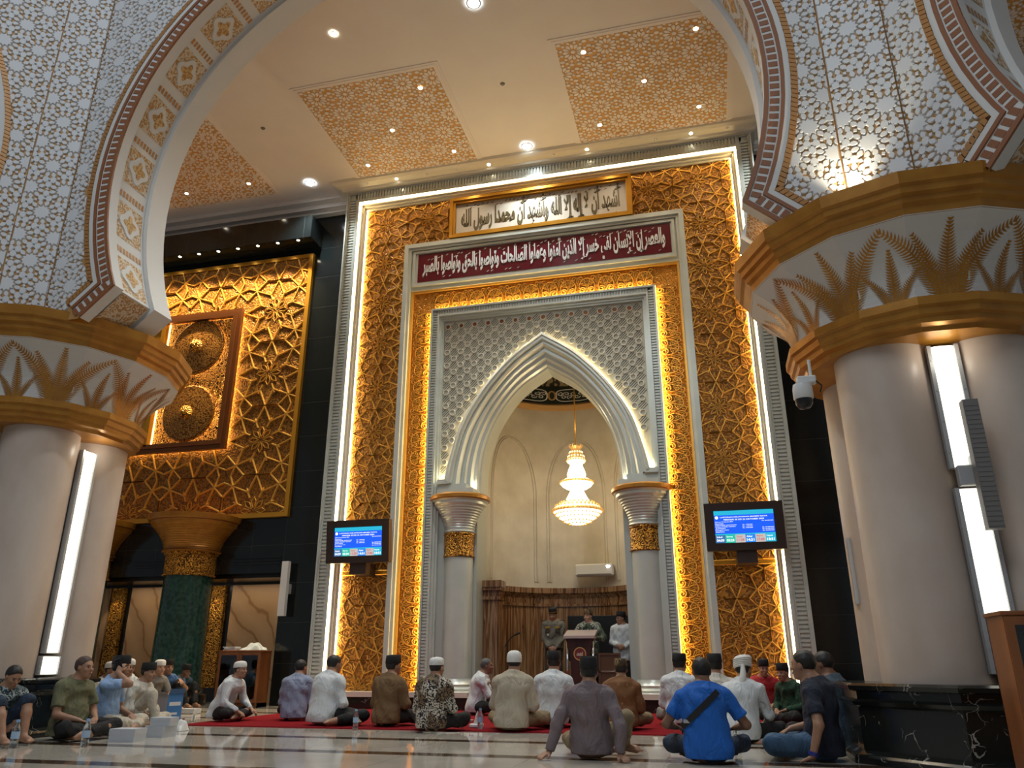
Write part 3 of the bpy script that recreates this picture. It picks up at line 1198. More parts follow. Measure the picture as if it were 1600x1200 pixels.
def spline(P, n):
    P = [np.array(p) for p in P]
    Q = [2 * P[0] - P[1]] + P + [2 * P[-1] - P[-2]]
    out = []
    m = len(P) - 1
    for i in range(n + 1):
        u = min(i / n * m, m - 1e-9)
        k = int(u)
        t = u - k
        a, b, c, d = Q[k], Q[k + 1], Q[k + 2], Q[k + 3]
        out.append(.5 * (2 * b + (c - a) * t + (2 * a - 5 * b + 4 * c - d) * t * t + (3 * b - a - 3 * c + d) * t ** 3))
    return out


NA = 24
oc, ic = spline(OUTC, NA), spline(INC, NA)
ACX = -2.98


def arch_curve(f):
    h = [(1 - f) * a + f * b for a, b in zip(oc, ic)]
    L = [(ACX - p[0], p[1]) for p in h]
    R = [(ACX + p[0], p[1]) for p in h[::-1][1:]]
    return L + R


mb = MB()
steps = [(0, 14.56), (0, 14.40), (.10, 14.38), (.14, 14.42), (.22, 14.42), (.24, 14.50), (.34, 14.50), (.40, 14.56), (.44, 14.64), (.56, 14.64), (.60, 14.72), (.72, 14.74), (.78, 14.84), (.90, 14.86), (.94, 14.94), (1.0, 14.96), (1.0, 15.5)]
prev = None
for f, y in steps:
    c = [(x, y, z) for x, z in arch_curve(f)]
    if prev:
        n = len(c)
        mb.add(prev + c, [(i, i + 1, n + i + 1, n + i) for i in range(n - 1)])
    prev = c
mb.build('pointed_arch', 'silver_paint', portal, True, 40)
# feet of the arch on the capitals
for s in (-1, 1):
    mb = MB()
    a, b = sorted((ACX + s * 1.44, ACX + s * 2.2))
    mb.box(a, b, 14.42, 14.9, 3.97, 4.10)
    a, b = sorted((ACX + s * 1.60, ACX + s * 2.2))
    mb.box(a, b, 14.46, 14.9, 4.10, 4.20)
    a, b = sorted((ACX + s * 1.95, ACX + s * 2.2))
    mb.box(a, b, 14.40, 14.9, 4.20, 4.29)
    mb.build('arch_foot', 'silver_paint', portal)
# spandrel plate: from the arch to the frame
SX0, SX1, SZ0, SZ1 = VI0 + .27, VI1 - .27, 4.28, VZI - .27
ac = arch_curve(0)
mb = MB()


def to_rect(p, c, R):
    d = (p[0] - c[0], p[1] - c[1])
    t = 1e9
    if d[0] > 1e-9:
        t = min(t, (R[1] - c[0]) / d[0])
    if d[0] < -1e-9:
        t = min(t, (R[0] - c[0]) / d[0])
    if d[1] > 1e-9:
        t = min(t, (R[3] - c[1]) / d[1])
    if d[1] < -1e-9:
        t = min(t, (R[2] - c[1]) / d[1])
    return (c[0] + d[0] * t, c[1] + d[1] * t)


cc = (ACX, 4.28)
R = (SX0, SX1, SZ0, SZ1)
ys = 14.60
pts_o = [to_rect(p, cc, R) for p in ac]
for i in range(len(ac) - 1):
    mb.quad((ac[i][0], ys, ac[i][1]), (ac[i + 1][0], ys, ac[i + 1][1]), (pts_o[i + 1][0], ys, pts_o[i + 1][1]), (pts_o[i][0], ys, pts_o[i][1]))
    a, b = pts_o[i], pts_o[i + 1]
    if abs(a[0] - b[0]) > 1e-4 and abs(a[1] - b[1]) > 1e-4:
        k = (SX0 if a[0] < cc[0] else SX1, SZ1)
        mb.add([(a[0], ys, a[1]), (b[0], ys, b[1]), (k[0], ys, k[1])], [(0, 1, 2)])
mb.build('spandrel_plate', 'spandrel_paint', portal)
oz = np.array([p[1] for p in oc])
ox = np.array([p[0] for p in oc])


def outside_arch(x, z, mg=.12):
    if z < 4.3 or x < SX0 + .05 or x > SX1 - .05 or z > SZ1 - .05:
        return False
    w = np.interp(z - mg * .7, oz, ox) if z - mg * .7 < 7.31 else -1
    return abs(x - ACX) > w + mg * .8


mb = MB()
g = .152
TS = XZ(ys)
holes_top = MB()
nzr = int((SZ1 - SZ0) / g) + 1
for j in range(nzr):
    z = SZ1 - .14 - j * g
    for i in range(-16, 17):
        x = ACX + i * g
        if not outside_arch(x, z):
            continue
        if (i + j) % 2 == 0:
            ring = [(x + .058 * math.cos(t), z + .058 * math.sin(t)) for t in np.linspace(0, 2 * PI, 13)[:-1]]
            mb.ridge(ring, .032, .030, TS, closed=True)
            if j == 0:
                holes_top.lathe([(0, 0), (.042, 0)], (0, 0, 0), 12)
                mmv = [(x + a, ys - .006, z + b) for a, b, c in holes_top.v[-24:]]
                holes_top.v[-24:] = mmv
        else:
            for q in (-1.5, -.5, .5, 1.5):
                o = q * .040
                mb.ridge([(x - .058 - o * .7, z - .058 + o * .7), (x + .058 - o * .7, z + .058 + o * .7)], .016, .004, TS, mi=1)  # flat dark bars in place of shaded slots
mb.build('pierced_rings', ['cream_trim', 'slot_shade'], portal)
holes_top.build('dark_holes', 'copper_frame', portal)
# cove light behind the outer edge of the arch
mb = MB()
pts = [(x + (-.02 if x < ACX else .02), 14.575, z) for x, z in arch_curve(0)]
half = len(pts) // 2
mb.tube([(p[0], p[1], p[2] + .015) for p in pts], .008, 6)
mb.build('arch_led', 'led_warm', portal)
for s in (-1, 1):
    x = ACX + s * 1.55
    lamp('arch_uplight', 'SPOT', (x, 14.85, 4.12), 70, (1, .82, .5), aim=(x - s * .15, 14.75, 6.2), parent=portal, spot=80, radius=.05)
    lamp('spandrel_uplight', 'POINT', (ACX + s * 2.08, 14.5, 4.36), 3.0, (1, .82, .45), parent=portal, radius=.03)

# jambs, columns
for s in (-1, 1):
    mb = MB()
    a, b = sorted((ACX + s * 1.46, ACX + s * 2.30))
    mb.box(a, b, 14.82, 15.5, .31, 3.97)
    a, b = sorted((ACX + s * 1.98, ACX + s * 2.30))
    mb.box(a, b, 14.62, 14.9, .31, 3.97)
    mb.build('jamb', 'silver_dim', portal)


def portal_column(x, y, label):
    root = thing('column', label, 'column', (x, y, .22), 'silver columns carrying the pointed arch')
    m = MB()
    m.lathe([(.42, .22), (.42, .30), (.40, .32), (.40, .36), (.35, .40), (.36, .44), (.31, .50), (.30, .54)], (x, y, 0), 36)
    m.build('base', 'silver_paint', root, True, 30)
    m = MB()
    m.lathe([(.285, .54), (.28, 2.76)], (x, y, 0), 36)
    m.build('shaft', 'silver_paint', root, True)
    m = MB()
    m.lathe([(.30, 2.76), (.315, 2.78), (.30, 2.81), (.30, 3.18), (.315, 3.2), (.30, 3.23)], (x, y, 0), 36)
    m.build('carved_band', 'gold_carved_fine', root, True, 30)
    m = MB()
    pr = [(.30, 3.23), (.32, 3.25), (.30, 3.28)]
    for i in range(20):
        u = i / 19
        pr.append((.30 + .20 * u ** 1.7 + .010 * (i % 2), 3.30 + .46 * u))
    pr += [(.53, 3.78), (.53, 3.83), (.57, 3.86)]
    m.lathe(pr, (x, y, 0), 36)
    m.build('capital', 'silver_paint', root, True, 30)
    m = MB()
    m.lathe([(.57, 3.86), (.61, 3.88), (.61, 3.94), (.58, 3.97), (0, 3.97)], (x, y, 0), 36)
    m.build('abacus', 'gold_paint', root, True, 30)


portal_column(-4.78, 14.72, 'silver column with gold banded capital at the left of the niche')
portal_column(-1.10, 14.72, 'silver column with gold banded capital at the right of the niche')

# apse behind the arch
AX, AY, AR = -2.82, 15.62, 1.72
mb = MB()
aa = [PI + .22 - (PI + .44) * i / 48 for i in range(49)]
AP = [(AX + AR * math.cos(a), AY + AR * math.sin(a)) for a in aa]
for i in range(48):
    (xa, ya), (xb, yb) = AP[i], AP[i + 1]
    mb.quad((xa, ya, .2), (xb, yb, .2), (xb, yb, 6.5), (xa, ya, 6.5))
mb.quad((-4.5, 15.25, .2), (AP[0][0], AP[0][1], .2), (AP[0][0], AP[0][1], 6.5), (-4.5, 15.25, 6.5))
mb.quad((-1.1, 15.25, .2), (AP[-1][0], AP[-1][1], .2), (AP[-1][0], AP[-1][1], 6.5), (-1.1, 15.25, 6.5))
apse = struct(mb.build('wall_apse', 'cream_wall', None, True, 30))
# pointed blind arches in low relief on the apse wall
mb = MB()


def on_apse(u, z, h):
    return (AX + (AR - h) * math.cos(u), AY + (AR - h) * math.sin(u), z)


for cu in (PI * .80, PI * .5, PI * .2):
    for off in (0, .05):
        hw = .40 - off * .7
        L = [(cu + hw, 2.5), (cu + hw, 4.4)] + [(cu + hw * math.cos(t) ** .9, 4.4 + (1.35 - off) * math.sin(t) ** 1.1) for t in np.linspace(.1, PI / 2, 10)]
        Rr = [(2 * cu - a, b) for a, b in L[::-1][1:]]
        mb.ridge(L + Rr, .03, .030, on_apse)
mb.build('blind_arches', 'cream_wall', apse)
mb = MB()
for r0, z0, r1, z1 in ((0, 6.5, .10, 6.52), (.10, 6.52, .12, 6.60), (.12, 6.60, .05, 6.66)):
    for i in range(48):
        a, b = aa[i], aa[i + 1]
        mb.quad(on_apse(a, z0, r0), on_apse(b, z0, r0), on_apse(b, z1, r1), on_apse(a, z1, r1))
mb.build('ring_moulding', 'gold_leaf_flat', apse, True)
MATS_band = mat('dome_band', (0.02, 0.03, 0.022), 0.5)
mb = MB()
for i in range(48):
    a, b = aa[i], aa[i + 1]
    mb.quad(on_apse(a, 6.64, .02), on_apse(b, 6.64, .02), on_apse(b, 7.12, .02), on_apse(a, 7.12, .02), 0)
for k in range(5):
    c0 = PI * (.5 + (k - 2) * .2)
    pts = []
    for t in np.linspace(0, 2 * PI, 28)[:-1]:
        pts.append((c0 + .25 * np.sign(math.cos(t)) * abs(math.cos(t)) ** .4, 6.88 + .15 * np.sign(math.sin(t)) * abs(math.sin(t)) ** .7))
    mb.ridge(pts, .02, .012, lambda a, b, h: on_apse(a, b, h + .03), closed=True, mi=1)
    for q in range(9):
        x = c0 - .2 + .05 * q
        mb.ridge(spiral((x / 1, 6.88 + .04 * (-1) ** q), .05, 1.1, q, 1, 9), .018, .008, lambda a, b, h: on_apse(c0 + (a - c0), b, h + .03), mi=1)
    cb = c0 + .31
    mb.ridge([(cb + .05 * math.cos(t), 6.88 + .11 * math.sin(t)) for t in np.linspace(0, 2 * PI, 14)[:-1]], .03, .012, lambda a, b, h: on_apse(a, b, h + .03), closed=True, mi=2)
mb.build('calligraphy_band', ['dome_band', 'letter_white', 'gold_leaf_flat'], apse)
mb = MB()
pr = [(AR * math.cos(t), 7.12 + 1.5 * math.sin(t)) for t in np.linspace(0, PI / 2 - .02, 10)]
mb.lathe(pr, (AX, AY, 0), 40, 0, PI)
mat('dome_pattern', (0.16, 0.12, 0.07), 0.6, 0, arabesque((0.04, 0.03, 0.018), (0.42, 0.33, 0.18), 6, 24, .3))
mb.build('half_dome', 'dome_pattern', apse, True)
mb = MB()
mb.box(-5.2, -.9, 15.5, 15.6, 6.9, 9.5)
mb.build('tympanum', 'cream_wall', apse)
# onyx dado
mb = MB()


def dado_ring(h0, z0, h1, z1):
    for i in range(4, 45):
        a, b = aa[i], aa[i + 1]
        mb.quad(on_apse(a, z0, h0), on_apse(b, z0, h0), on_apse(b, z1, h1), on_apse(a, z1, h1))


for q in ((.05, .22, .05, 1.98), (.09, 1.98, .09, 2.03), (.05, 2.03, .06, 2.14), (.06, 2.14, .12, 2.22), (.12, 2.22, .16, 2.25), (.16, 2.25, .16, 2.36), (.16, 2.36, 0, 2.37)):
    dado_ring(*q)
mb.quad(on_apse(aa[4], 1.98, .05), on_apse(aa[44], 1.98, .05), on_apse(aa[44], 1.98, .06), on_apse(aa[4], 1.98, .06))
for s in (-1, 1):
    a, b = (ACX - 1.62, ACX - 1.14) if s < 0 else (ACX + 1.56, ACX + 1.84)
    mb.box(a, b, 15.30, 15.6, .22, 2.0)
    mb.box(a - .03, b + .03, 15.26, 15.6, 2.0, 2.06)
    mb.box(a - .05, b + .05, 15.22, 15.6, 2.18, 2.24)
    mb.box(a - .07, b + .07, 15.20, 15.6, 2.24, 2.37)
    mb.box(a - .01, b + .01, 15.28, 15.6, 2.06, 2.18)
mb.build('onyx_dado', 'onyx', apse, True, 30)

# ------------------------------------------------------------------ arcade round the domed bay
mat('soffit_scroll', (0.6, 0.4, 0.2), 0.55, 0.05, arabesque((0.50, 0.27, 0.085), (0.70, 0.60, 0.46), 17, 17, .25, .006, .55))
mat('soffit_gold', (0.55, 0.33, 0.11), 0.55, 0.1, arabesque((0.42, 0.22, 0.07), (0.66, 0.45, 0.20), 16, 18, .2, .005))
ARR, AZC = 4.2, 7.05
T0 = math.radians(204.6)


def arc_pt(t, off=0.0):
    rv = 4.2 if math.sin(t) < 0 else 4.06
    return ((ARR + off) * math.cos(t), AZC + (rv + off) * math.sin(t))


ts = np.linspace(T0, PI - T0, 65)
PATH = [(-4.26, 4.90)] + [arc_pt(t) for t in ts] + [(4.26, 4.90)]


def offset(path, d):
    out = []
    n = len(path)
    for i in range(n):
        p = np.array(path[i])
        dirs = []
        if i > 0:
            e = p - np.array(path[i - 1])
            dirs.append(e / np.linalg.norm(e))
        if i < n - 1:
            e = np.array(path[i + 1]) - p
            dirs.append(e / np.linalg.norm(e))
        ns = [np.array([-e[1], e[0]]) for e in dirs]
        m = sum(ns)
        m = m / np.linalg.norm(m)
        out.append(tuple(p + m * d / max(.35, float(np.dot(m, ns[0])))))
    return out


def arcade(name, cx, cy, ang, a_lo, a_hi, stars):
    ux, uy = math.cos(ang), math.sin(ang)
    nx, ny = math.sin(ang), -math.cos(ang)
    T = lambda a, b, h: (cx + a * ux + h * nx, cy + a * uy + h * ny, b)
    ZT = 11.62 if name == 'wall_front_arcade' else 11.62
    Rr = (a_lo, a_hi, 4.89, ZT)
    root = struct(thing(name, None, None, (cx, cy, 4.74)))
    m = MB()
    for hh in (0.0, -1.1):
        C = (0, AZC)
        O = [to_rect(p, C, Rr) for p in PATH]
        for i in range(len(PATH) - 1):
            m.quad(T(*PATH[i], hh), T(*PATH[i + 1], hh), T(*O[i + 1], hh), T(*O[i], hh))
            a, b = O[i], O[i + 1]
            if abs(a[0] - b[0]) > 1e-4 and abs(a[1] - b[1]) > 1e-4:
                for k in ((a_lo, ZT), (a_hi, ZT)):
                    if (a[0] < 0) == (k[0] < 0) and b[1] > AZC and a[1] > AZC:
                        m.add([T(*a, hh), T(*b, hh), T(*k, hh)], [(0, 1, 2)])
    m.build('wall_face', 'star_ground', root)
    # soffit with a sunk band
    m = MB()
    prev = None
    for h, ins in ((0, 0), (-.15, 0), (-.15, .06), (-.74, .06), (-.74, 0), (-.80, -.0), (-1.1, 0)):
        c = [T(a, b, h) for a, b in offset(PATH, ins)]
        if prev:
            n = len(c)
            m.add(prev + c, [(i, i + 1, n + i + 1, n + i) for i in range(n - 1)])
        prev = c
    m.build('arch_soffit', 'white_paint', root, True, 35)
    # painted panels and medallions in the sunk band
    m = MB()
    med = MB()
    dash = MB()
    dt = .88 / ARR
    span = T0 - (PI - T0)
    nu = int(span / dt)
    dt = span / nu

    def SP(t, h, k=0.0):
        return T(*arc_pt(t, .06 - k), h)
    for i in range(nu):
        t0 = T0 - i * dt
        ta, tb = t0 - dt * .10, t0 - dt * .74
        for q in range(6):
            u, v = ta + (tb - ta) * q / 6, ta + (tb - ta) * (q + 1) / 6
            m.quad(SP(u, -.20, .004), SP(v, -.20, .004), SP(v, -.69, .004), SP(u, -.69, .004))
        tc, hc = (ta + tb) / 2, -.445
        st = (ta - tb) / 2

        def lobe(r, k, n=24, wob=.16):
            return [(tc + st * r * (1 + wob * math.cos(4 * x)) * math.cos(x), hc + .245 * r * (1 + wob * math.cos(4 * x)) * math.sin(x)) for x in np.linspace(0, 2 * PI, n + 1)[:-1]]
        o = lobe(.72, 0)
        n = len(o)
        med.add([SP(a, b, .004) for a, b in o] + [SP(a, b, .018) for a, b in lobe(.68, 0)], [(k, (k + 1) % n, n + (k + 1) % n, n + k) for k in range(n)] + [tuple(range(n, 2 * n))], 0)
        med.add([SP(a, b, .022) for a, b in lobe(.40, 0, 24, .3)], [tuple(range(n))], 1)
        for q in range(8):
            h0 = -.20 - .49 * q / 8
            u, v = t0 - dt * .83, t0 - dt * .93
            dash.quad(SP(u, h0 - .012, .006), SP(v, h0 - .012, .006), SP(v, h0 - .05, .006), SP(u, h0 - .05, .006))
    m.build('scroll_panel', 'soffit_scroll', root)
    med.build('medallion', ['white_paint', 'soffit_gold'], root)
    dash.build('soffit_dashes', 'rope_gold', root)
    m = MB()
    for sg in (-1, 1):
        a, b = (sg * 3.85, 5.26), (sg * 4.22, 4.93)
        o = .045
        m.quad(T(a[0] + sg * o * .6, a[1] + o * .6, -.2), T(b[0] + sg * o * .6, b[1] + o * .6, -.2), T(b[0] + sg * o * .6, b[1] + o * .6, -.69), T(a[0] + sg * o * .6, a[1] + o * .6, -.69))
    m.build('foot_panel', 'soffit_scroll', root)
    # border on the face
    m = MB()
    H = .022
    for d0, d1, mi, hh in ((0.0, .045, 0, .03), (.045, .175, 1, .012), (.175, .215, 0, .03), (.215, .275, 1, .026)):
        A, B = offset(PATH, d0), offset(PATH, d1)
        n = len(A)
        for i in range(n - 1):
            m.quad(T(*A[i], hh), T(*A[i + 1], hh), T(*B[i + 1], hh), T(*B[i], hh), mi)
            for P, z in ((A, 0), (B, 0)):
                m.quad(T(*P[i], 0), T(*P[i + 1], 0), T(*P[i + 1], hh), T(*P[i], hh), mi)
    # dashes and rope beads at even steps along the path
    def resample(path, step):
        P = [np.array(p) for p in path]
        out, carry = [], 0.0
        for i in range(len(P) - 1):
            e = P[i + 1] - P[i]
            L = np.linalg.norm(e)
            s = carry
            while s < L:
                out.append((P[i] + e * s / L, e / L))
                s += step
            carry = s - L
        return out
    for p, e in resample(offset(PATH, .11), .098):
        q = np.array([-e[1], e[0]])
        c = [p + e * .031 * sx + q * .048 * sy for sx, sy in ((-1, -1), (1, -1), (1, 1), (-1, 1))]
        m.prism([tuple(x) for x in c], T, .0, .018, 0)
    for p, e in resample(offset(PATH, .312), .058):
        q = np.array([-e[1], e[0]])
        c = [p + e * .024 * sx + q * .034 * sy + e * .012 * sy for sx, sy in ((-1, -1), (1, -1), (1, 1), (-1, 1))]
        m.prism([tuple(x) for x in c], T, .0, .035, 2)
    m.build('arch_border', ['brown_paint', 'white_paint', 'rope_gold'], root)

    def test(a, b):
        d = ((abs(a) - 3.82) * .54 + (b - 5.30) * .58) / .7925
        return math.hypot(a, (b - AZC) * (1 if b < AZC else 4.2 / 4.06)) > ARR + .205 and d > .205
    m = MB()
    for x0, x1, z1 in stars:
        rosettes(m, (x0, x1, 4.9, z1), .42, T, test, org=(.1, .1))
    m.build('star_relief', 'star_white', root)
    return root, T


AM = (-3.17, 7.22)
front, TF = arcade('wall_front_arcade', AM[0], AM[1], 0.0, -4.83, 4.83, [(-4.82, -3.0, 11.4), (3.0, 4.82, 11.4)])
right, TR = arcade('wall_right_arcade', 5.72, 3.56, -PI / 4, -4.90, 4.83, [(-4.89, -2.6, 11.4)])
left, TL = arcade('wall_left_arcade', -11.90, 3.52, PI / 4, -4.83, 4.82, [(2.6, 4.81, 11.4)])
for sg, name in ((1, 'wall_right_chamfer'), (-1, 'wall_left_chamfer')):
    p = TF(sg * 4.83, 0, 0)
    q = TR(-4.90, 0, 0) if sg > 0 else TL(4.82, 0, 0)
    if sg < 0:
        p, q = q, p
    L = math.hypot(q[0] - p[0], q[1] - p[1])
    ux, uy = (q[0] - p[0]) / L, (q[1] - p[1]) / L
    T = lambda a, b, h: (p[0] + a * ux + h * uy, p[1] + a * uy - h * ux, b)
    root = struct(thing(name, None, None, (p[0], p[1], 4.8)))
    m = MB()
    m.add([T(0, 4.74, 0), T(.012, 4.74, .02), T(L - .012, 4.74, .02), T(L, 4.74, 0), T(0, 11.62, 0), T(.012, 11.62, .02), T(L - .012, 11.62, .02), T(L, 11.62, 0)], [(0, 1, 5, 4), (1, 2, 6, 5), (2, 3, 7, 6)])
    m.build('wall_face', 'star_ground', root)
    m = MB()
    rosettes(m, (.012, L - .012, 4.9, 11.4), .42, lambda a, b, h: T(a, b, h + .02), org=(.27, .1))
    m.build('star_relief', 'star_white', root)

# ------------------------------------------------------------------ the two big pillars
OFF16 = math.radians(11.25)


def poly_r(R, th, n=16):
    w = 2 * PI / n
    x = ((th - OFF16) % w) - w / 2
    return R * math.cos(w / 2) / math.cos(x)


def bell_r(u):
    return 1.19 + .43 * u ** 2.3


def pillar(x, y, label):
    root = thing('pillar', label, 'pillar', (x, y, 0), 'white clustered pillars of the domed bay')
    # octagonal black marble base
    m = MB()
    pr = [(1.22, 0), (1.22, .05), (1.20, .07), (1.13, .10), (1.13, .44), (1.16, .46), (1.18, .49), (1.13, .51), (1.13, .57), (1.19, .585), (1.20, .62), (1.16, .64), (0, .645)]
    k = 1 / math.cos(PI / 8)
    vs, n = [], 8
    for r, z in pr:
        for i in range(n):
            a = PI / 8 + i * PI / 4
            vs.append((x + r * k * math.cos(a), y + r * k * math.sin(a), z))
    m.add(vs, [(j * n + i, j * n + (i + 1) % n, (j + 1) * n + (i + 1) % n, (j + 1) * n + i) for j in range(len(pr) - 1) for i in range(n)])
    m.build('base', 'black_marble', root)
    for sx in (-1, 1):
        for sy in (-1, 1):
            m = MB()
            m.lathe([(.445, .64), (.445, 3.66)], (x + sx * .45, y + sy * .45, 0), 48)
            m.build('shaft', 'pillar_marble', root, True)
    m = MB()
    m.box(x - .62, x + .62, y - .62, y + .62, .64, 3.66)
    m.build('core', 'pillar_marble', root)

    def ring(mb, prof):
        n = 16
        vs = []
        for r, z in prof:
            for i in range(n):
                a = OFF16 + i * PI / 8
                vs.append((x + r * math.cos(a), y + r * math.sin(a), z))
        mb.add(vs, [(j * n + i, j * n + (i + 1) % n, (j + 1) * n + (i + 1) % n, (j + 1) * n + i) for j in range(len(prof) - 1) for i in range(n)])
    m = MB()
    ring(m, [(.5, 3.66), (1.14, 3.66), (1.16, 3.70), (1.22, 3.72), (1.23, 3.77), (1.26, 3.79), (1.27, 3.85), (1.30, 3.87), (1.30, 3.95), (1.18, 3.96)])
    m.build('lower_cornice', 'gold_paint', root)
    m = MB()
    ring(m, [(bell_r(i / 10), 3.95 + .68 * i / 10) for i in range(11)])
    bell = m.build('bell', 'white_paint', root)
    m = MB()
    ring(m, [(1.58, 4.63), (1.61, 4.62), (1.63, 4.70), (1.67, 4.73), (1.68, 4.78), (1.72, 4.80), (1.73, 4.86), (1.76, 4.88), (1.77, 5.0), (1.70, 5.01), (.6, 5.01)])
    m.build('upper_cornice', 'gold_paint', root)
    # palm fronds painted on the bell
    m = MB()

    def B(th, u, h=.005):
        u = max(0.0, min(1, u))
        r = poly_r(bell_r(u), th) + h
        return (x + r * math.cos(th), y + r * math.sin(th), 3.95 + .68 * u)

    def frond(th0, dth, top, ll, bend=1.6, n=26):
        def mid(s):
            return th0 + dth * s ** bend, top * (s ** (1.0 if abs(dth) < .2 else .82))
        for i in range(n):
            s = (i + .5) / n
            a0, b0 = mid(s)
            a1, b1 = mid(min(1, s + .02))
            R0 = bell_r(min(1, b0))
            d = np.array([(a1 - a0) * R0, (b1 - b0) * .8])
            d = d / (np.linalg.norm(d) + 1e-9)
            q = np.array([-d[1], d[0]])
            l = ll * (math.sin(PI * min(1, s * .72 + .16))) ** .8 * (1 - .55 * s)
            w = .62 * top / n * 1.0
            for sg in (-1, 1):
                tip = d * l * .55 + q * sg * l
                mdl = d * l * .18 + q * sg * l * .55
                P = []
                for vec in (-d * w * .5, mdl - d * w * .35, tip, mdl + d * w * .5, d * w * .5):
                    P.append(B(a0 + vec[0] / R0, b0 + vec[1] / .8))
                m.add(P, [(0, 1, 2, 3, 4)])
        L = [mid(i / 12) for i in range(13)]
        for i in range(12):
            w0, w1 = .013 * (1 - i / 13), .013 * (1 - (i + 1) / 13)
            m.quad(B(L[i][0] - w0, L[i][1], .006), B(L[i][0] + w0, L[i][1], .006), B(L[i + 1][0] + w1, L[i + 1][1], .006), B(L[i + 1][0] - w1, L[i + 1][1], .006))
    for k in range(8):
        c = -PI / 2 + k * PI / 4 + .05
        for dth, top, ll in ((0, .93, .10), (.16, .80, .09), (-.17, .82, .09), (.31, .92, .11), (-.31, .92, .11)):
            frond(c + dth * .28, dth, top, ll * 1.3, n=27)
        c += PI / 8
        for dth, top, ll in ((.02, .72, .07), (.16, .45, .055), (-.15, .50, .055)):
            frond(c + dth * .3, dth, top, ll * 1.3, n=20)
    m.build('palm_motif', 'gold_paint', bell)
    return root


PR = (2.30, 8.30)
PL = (-8.85, 8.42)
pillar(PR[0], PR[1], 'white clustered pillar with palm painted capital at the right, by the glazed bookcase')
pillar(PL[0], PL[1], 'white clustered pillar with palm painted capital at the left edge')

# uplights on the capitals
for sg, P in ((1, PR), (-1, PL)):
    for k, (dx, dy, pw) in enumerate(((-.62, -1.28, 26), (-1.25, -1.0, 7), (.35, -1.55, 7))):
        x, y = P[0] + sg * dx, P[1] + dy
        root = thing('uplight', 'small uplight on the %s capital rim, %s' % ('right' if sg > 0 else 'left', ('at the middle of the star relief', 'towards the main arch', 'towards the side arch')[k]), 'uplight', (x, y, 5.01), 'uplights on the pillar capitals')
        m = MB()
        m.lathe([(.05, 0), (.06, .03), (.045, .06), (.04, .05)], (x, y, 5.01), 14)
        m.build('body', 'black_plastic', root, True)
        m = MB()
        m.lathe([(0, .052), (.04, .05)], (x, y, 5.01), 14)
        m.build('lens', 'lamp_warm', root)
        lamp('uplight_beam', 'SPOT', (x, y, 5.09), pw * 2, (1, .86, .60), aim=(x - sg * .1, y + .22, 8), parent=root, spot=100, blend=1, radius=.04)
    x, y = P[0] - sg * 1.35, P[1] - .62
    lamp('foot_light', 'POINT', (x, y, 5.06), 5, (1, .80, .45), radius=.04)  # extra point light without a fixture, brightens the arch foot


# light panels in the grooves of the pillars
def light_panel(x, y, ang, z0, z1, label, w=.27):
    root = thing('light_panel', label, 'light', (x, y, z0), 'vertical light panels on the pillars')
    ux, uy = math.cos(ang), math.sin(ang)
    T = lambda a, b, h: (x + a * ux + h * uy, y + a * uy - h * ux, b)
    m = MB()
    for a0, a1, h in ((-w / 2, -w / 2 + .035, .05), (w / 2 - .035, w / 2, .05), (-w / 2 + .035, w / 2 - .035, .012)):
        m.prism([(a0, z0), (a1, z0), (a1, z1), (a0, z1)], T, -.02, h)
    for k in range(4):
        z = z0 + (z1 - z0) * (k + .5) / 4
        for a in (-w / 2 + .017, w / 2 - .017):
            m.prism([(a - .007, z - .007), (a + .007, z - .007), (a + .007, z + .007), (a - .007, z + .007)], T, .05, .056)
    m.build('housing', 'aluminium', root)
    m = MB()
    e = .038
    pts = [(-w / 2 + e, .03), (-w / 4, .045), (0, .05), (w / 4, .045), (w / 2 - e, .03)]
    for (a, h), (b, g) in zip(pts[:-1], pts[1:]):
        m.quad(T(a, z0 + .01, h), T(b, z0 + .01, g), T(b, z1 - .01, g), T(a, z1 - .01, h))
    m.build('diffuser', 'led_white', root, True)
    return root


light_panel(PR[0], PR[1] - .80, 0, 2.44, 3.62, 'upper light panel on the front of the right pillar')
light_panel(PR[0], PR[1] - .80, 0, .72, 2.26, 'lower light panel on the front of the right pillar, above the bookcase')
light_panel(PR[0] - .62, PR[1], -PI / 2, .72, 3.4, 'light panel on the hall side of the right pillar, seen edge on')
light_panel(PL[0] + .80, PL[1], PI / 2, .92, 3.50, 'long light panel on the hall side of the left pillar')
light_panel(PL[0] + .80, PL[1], PI / 2, .67, .89, 'short light panel at the foot of the left pillar', .34)
lamp('panel_spill', 'POINT', (PR[0], PR[1] - 1.0, 3.5), 2.0, (1, .93, .78), radius=.05)  # two added point lights without fixtures, boosting the panels' spill
lamp('panel_spill', 'POINT', (PL[0] + 1.0, PL[1], 3.5), 2.0, (1, .93, .78), radius=.05)


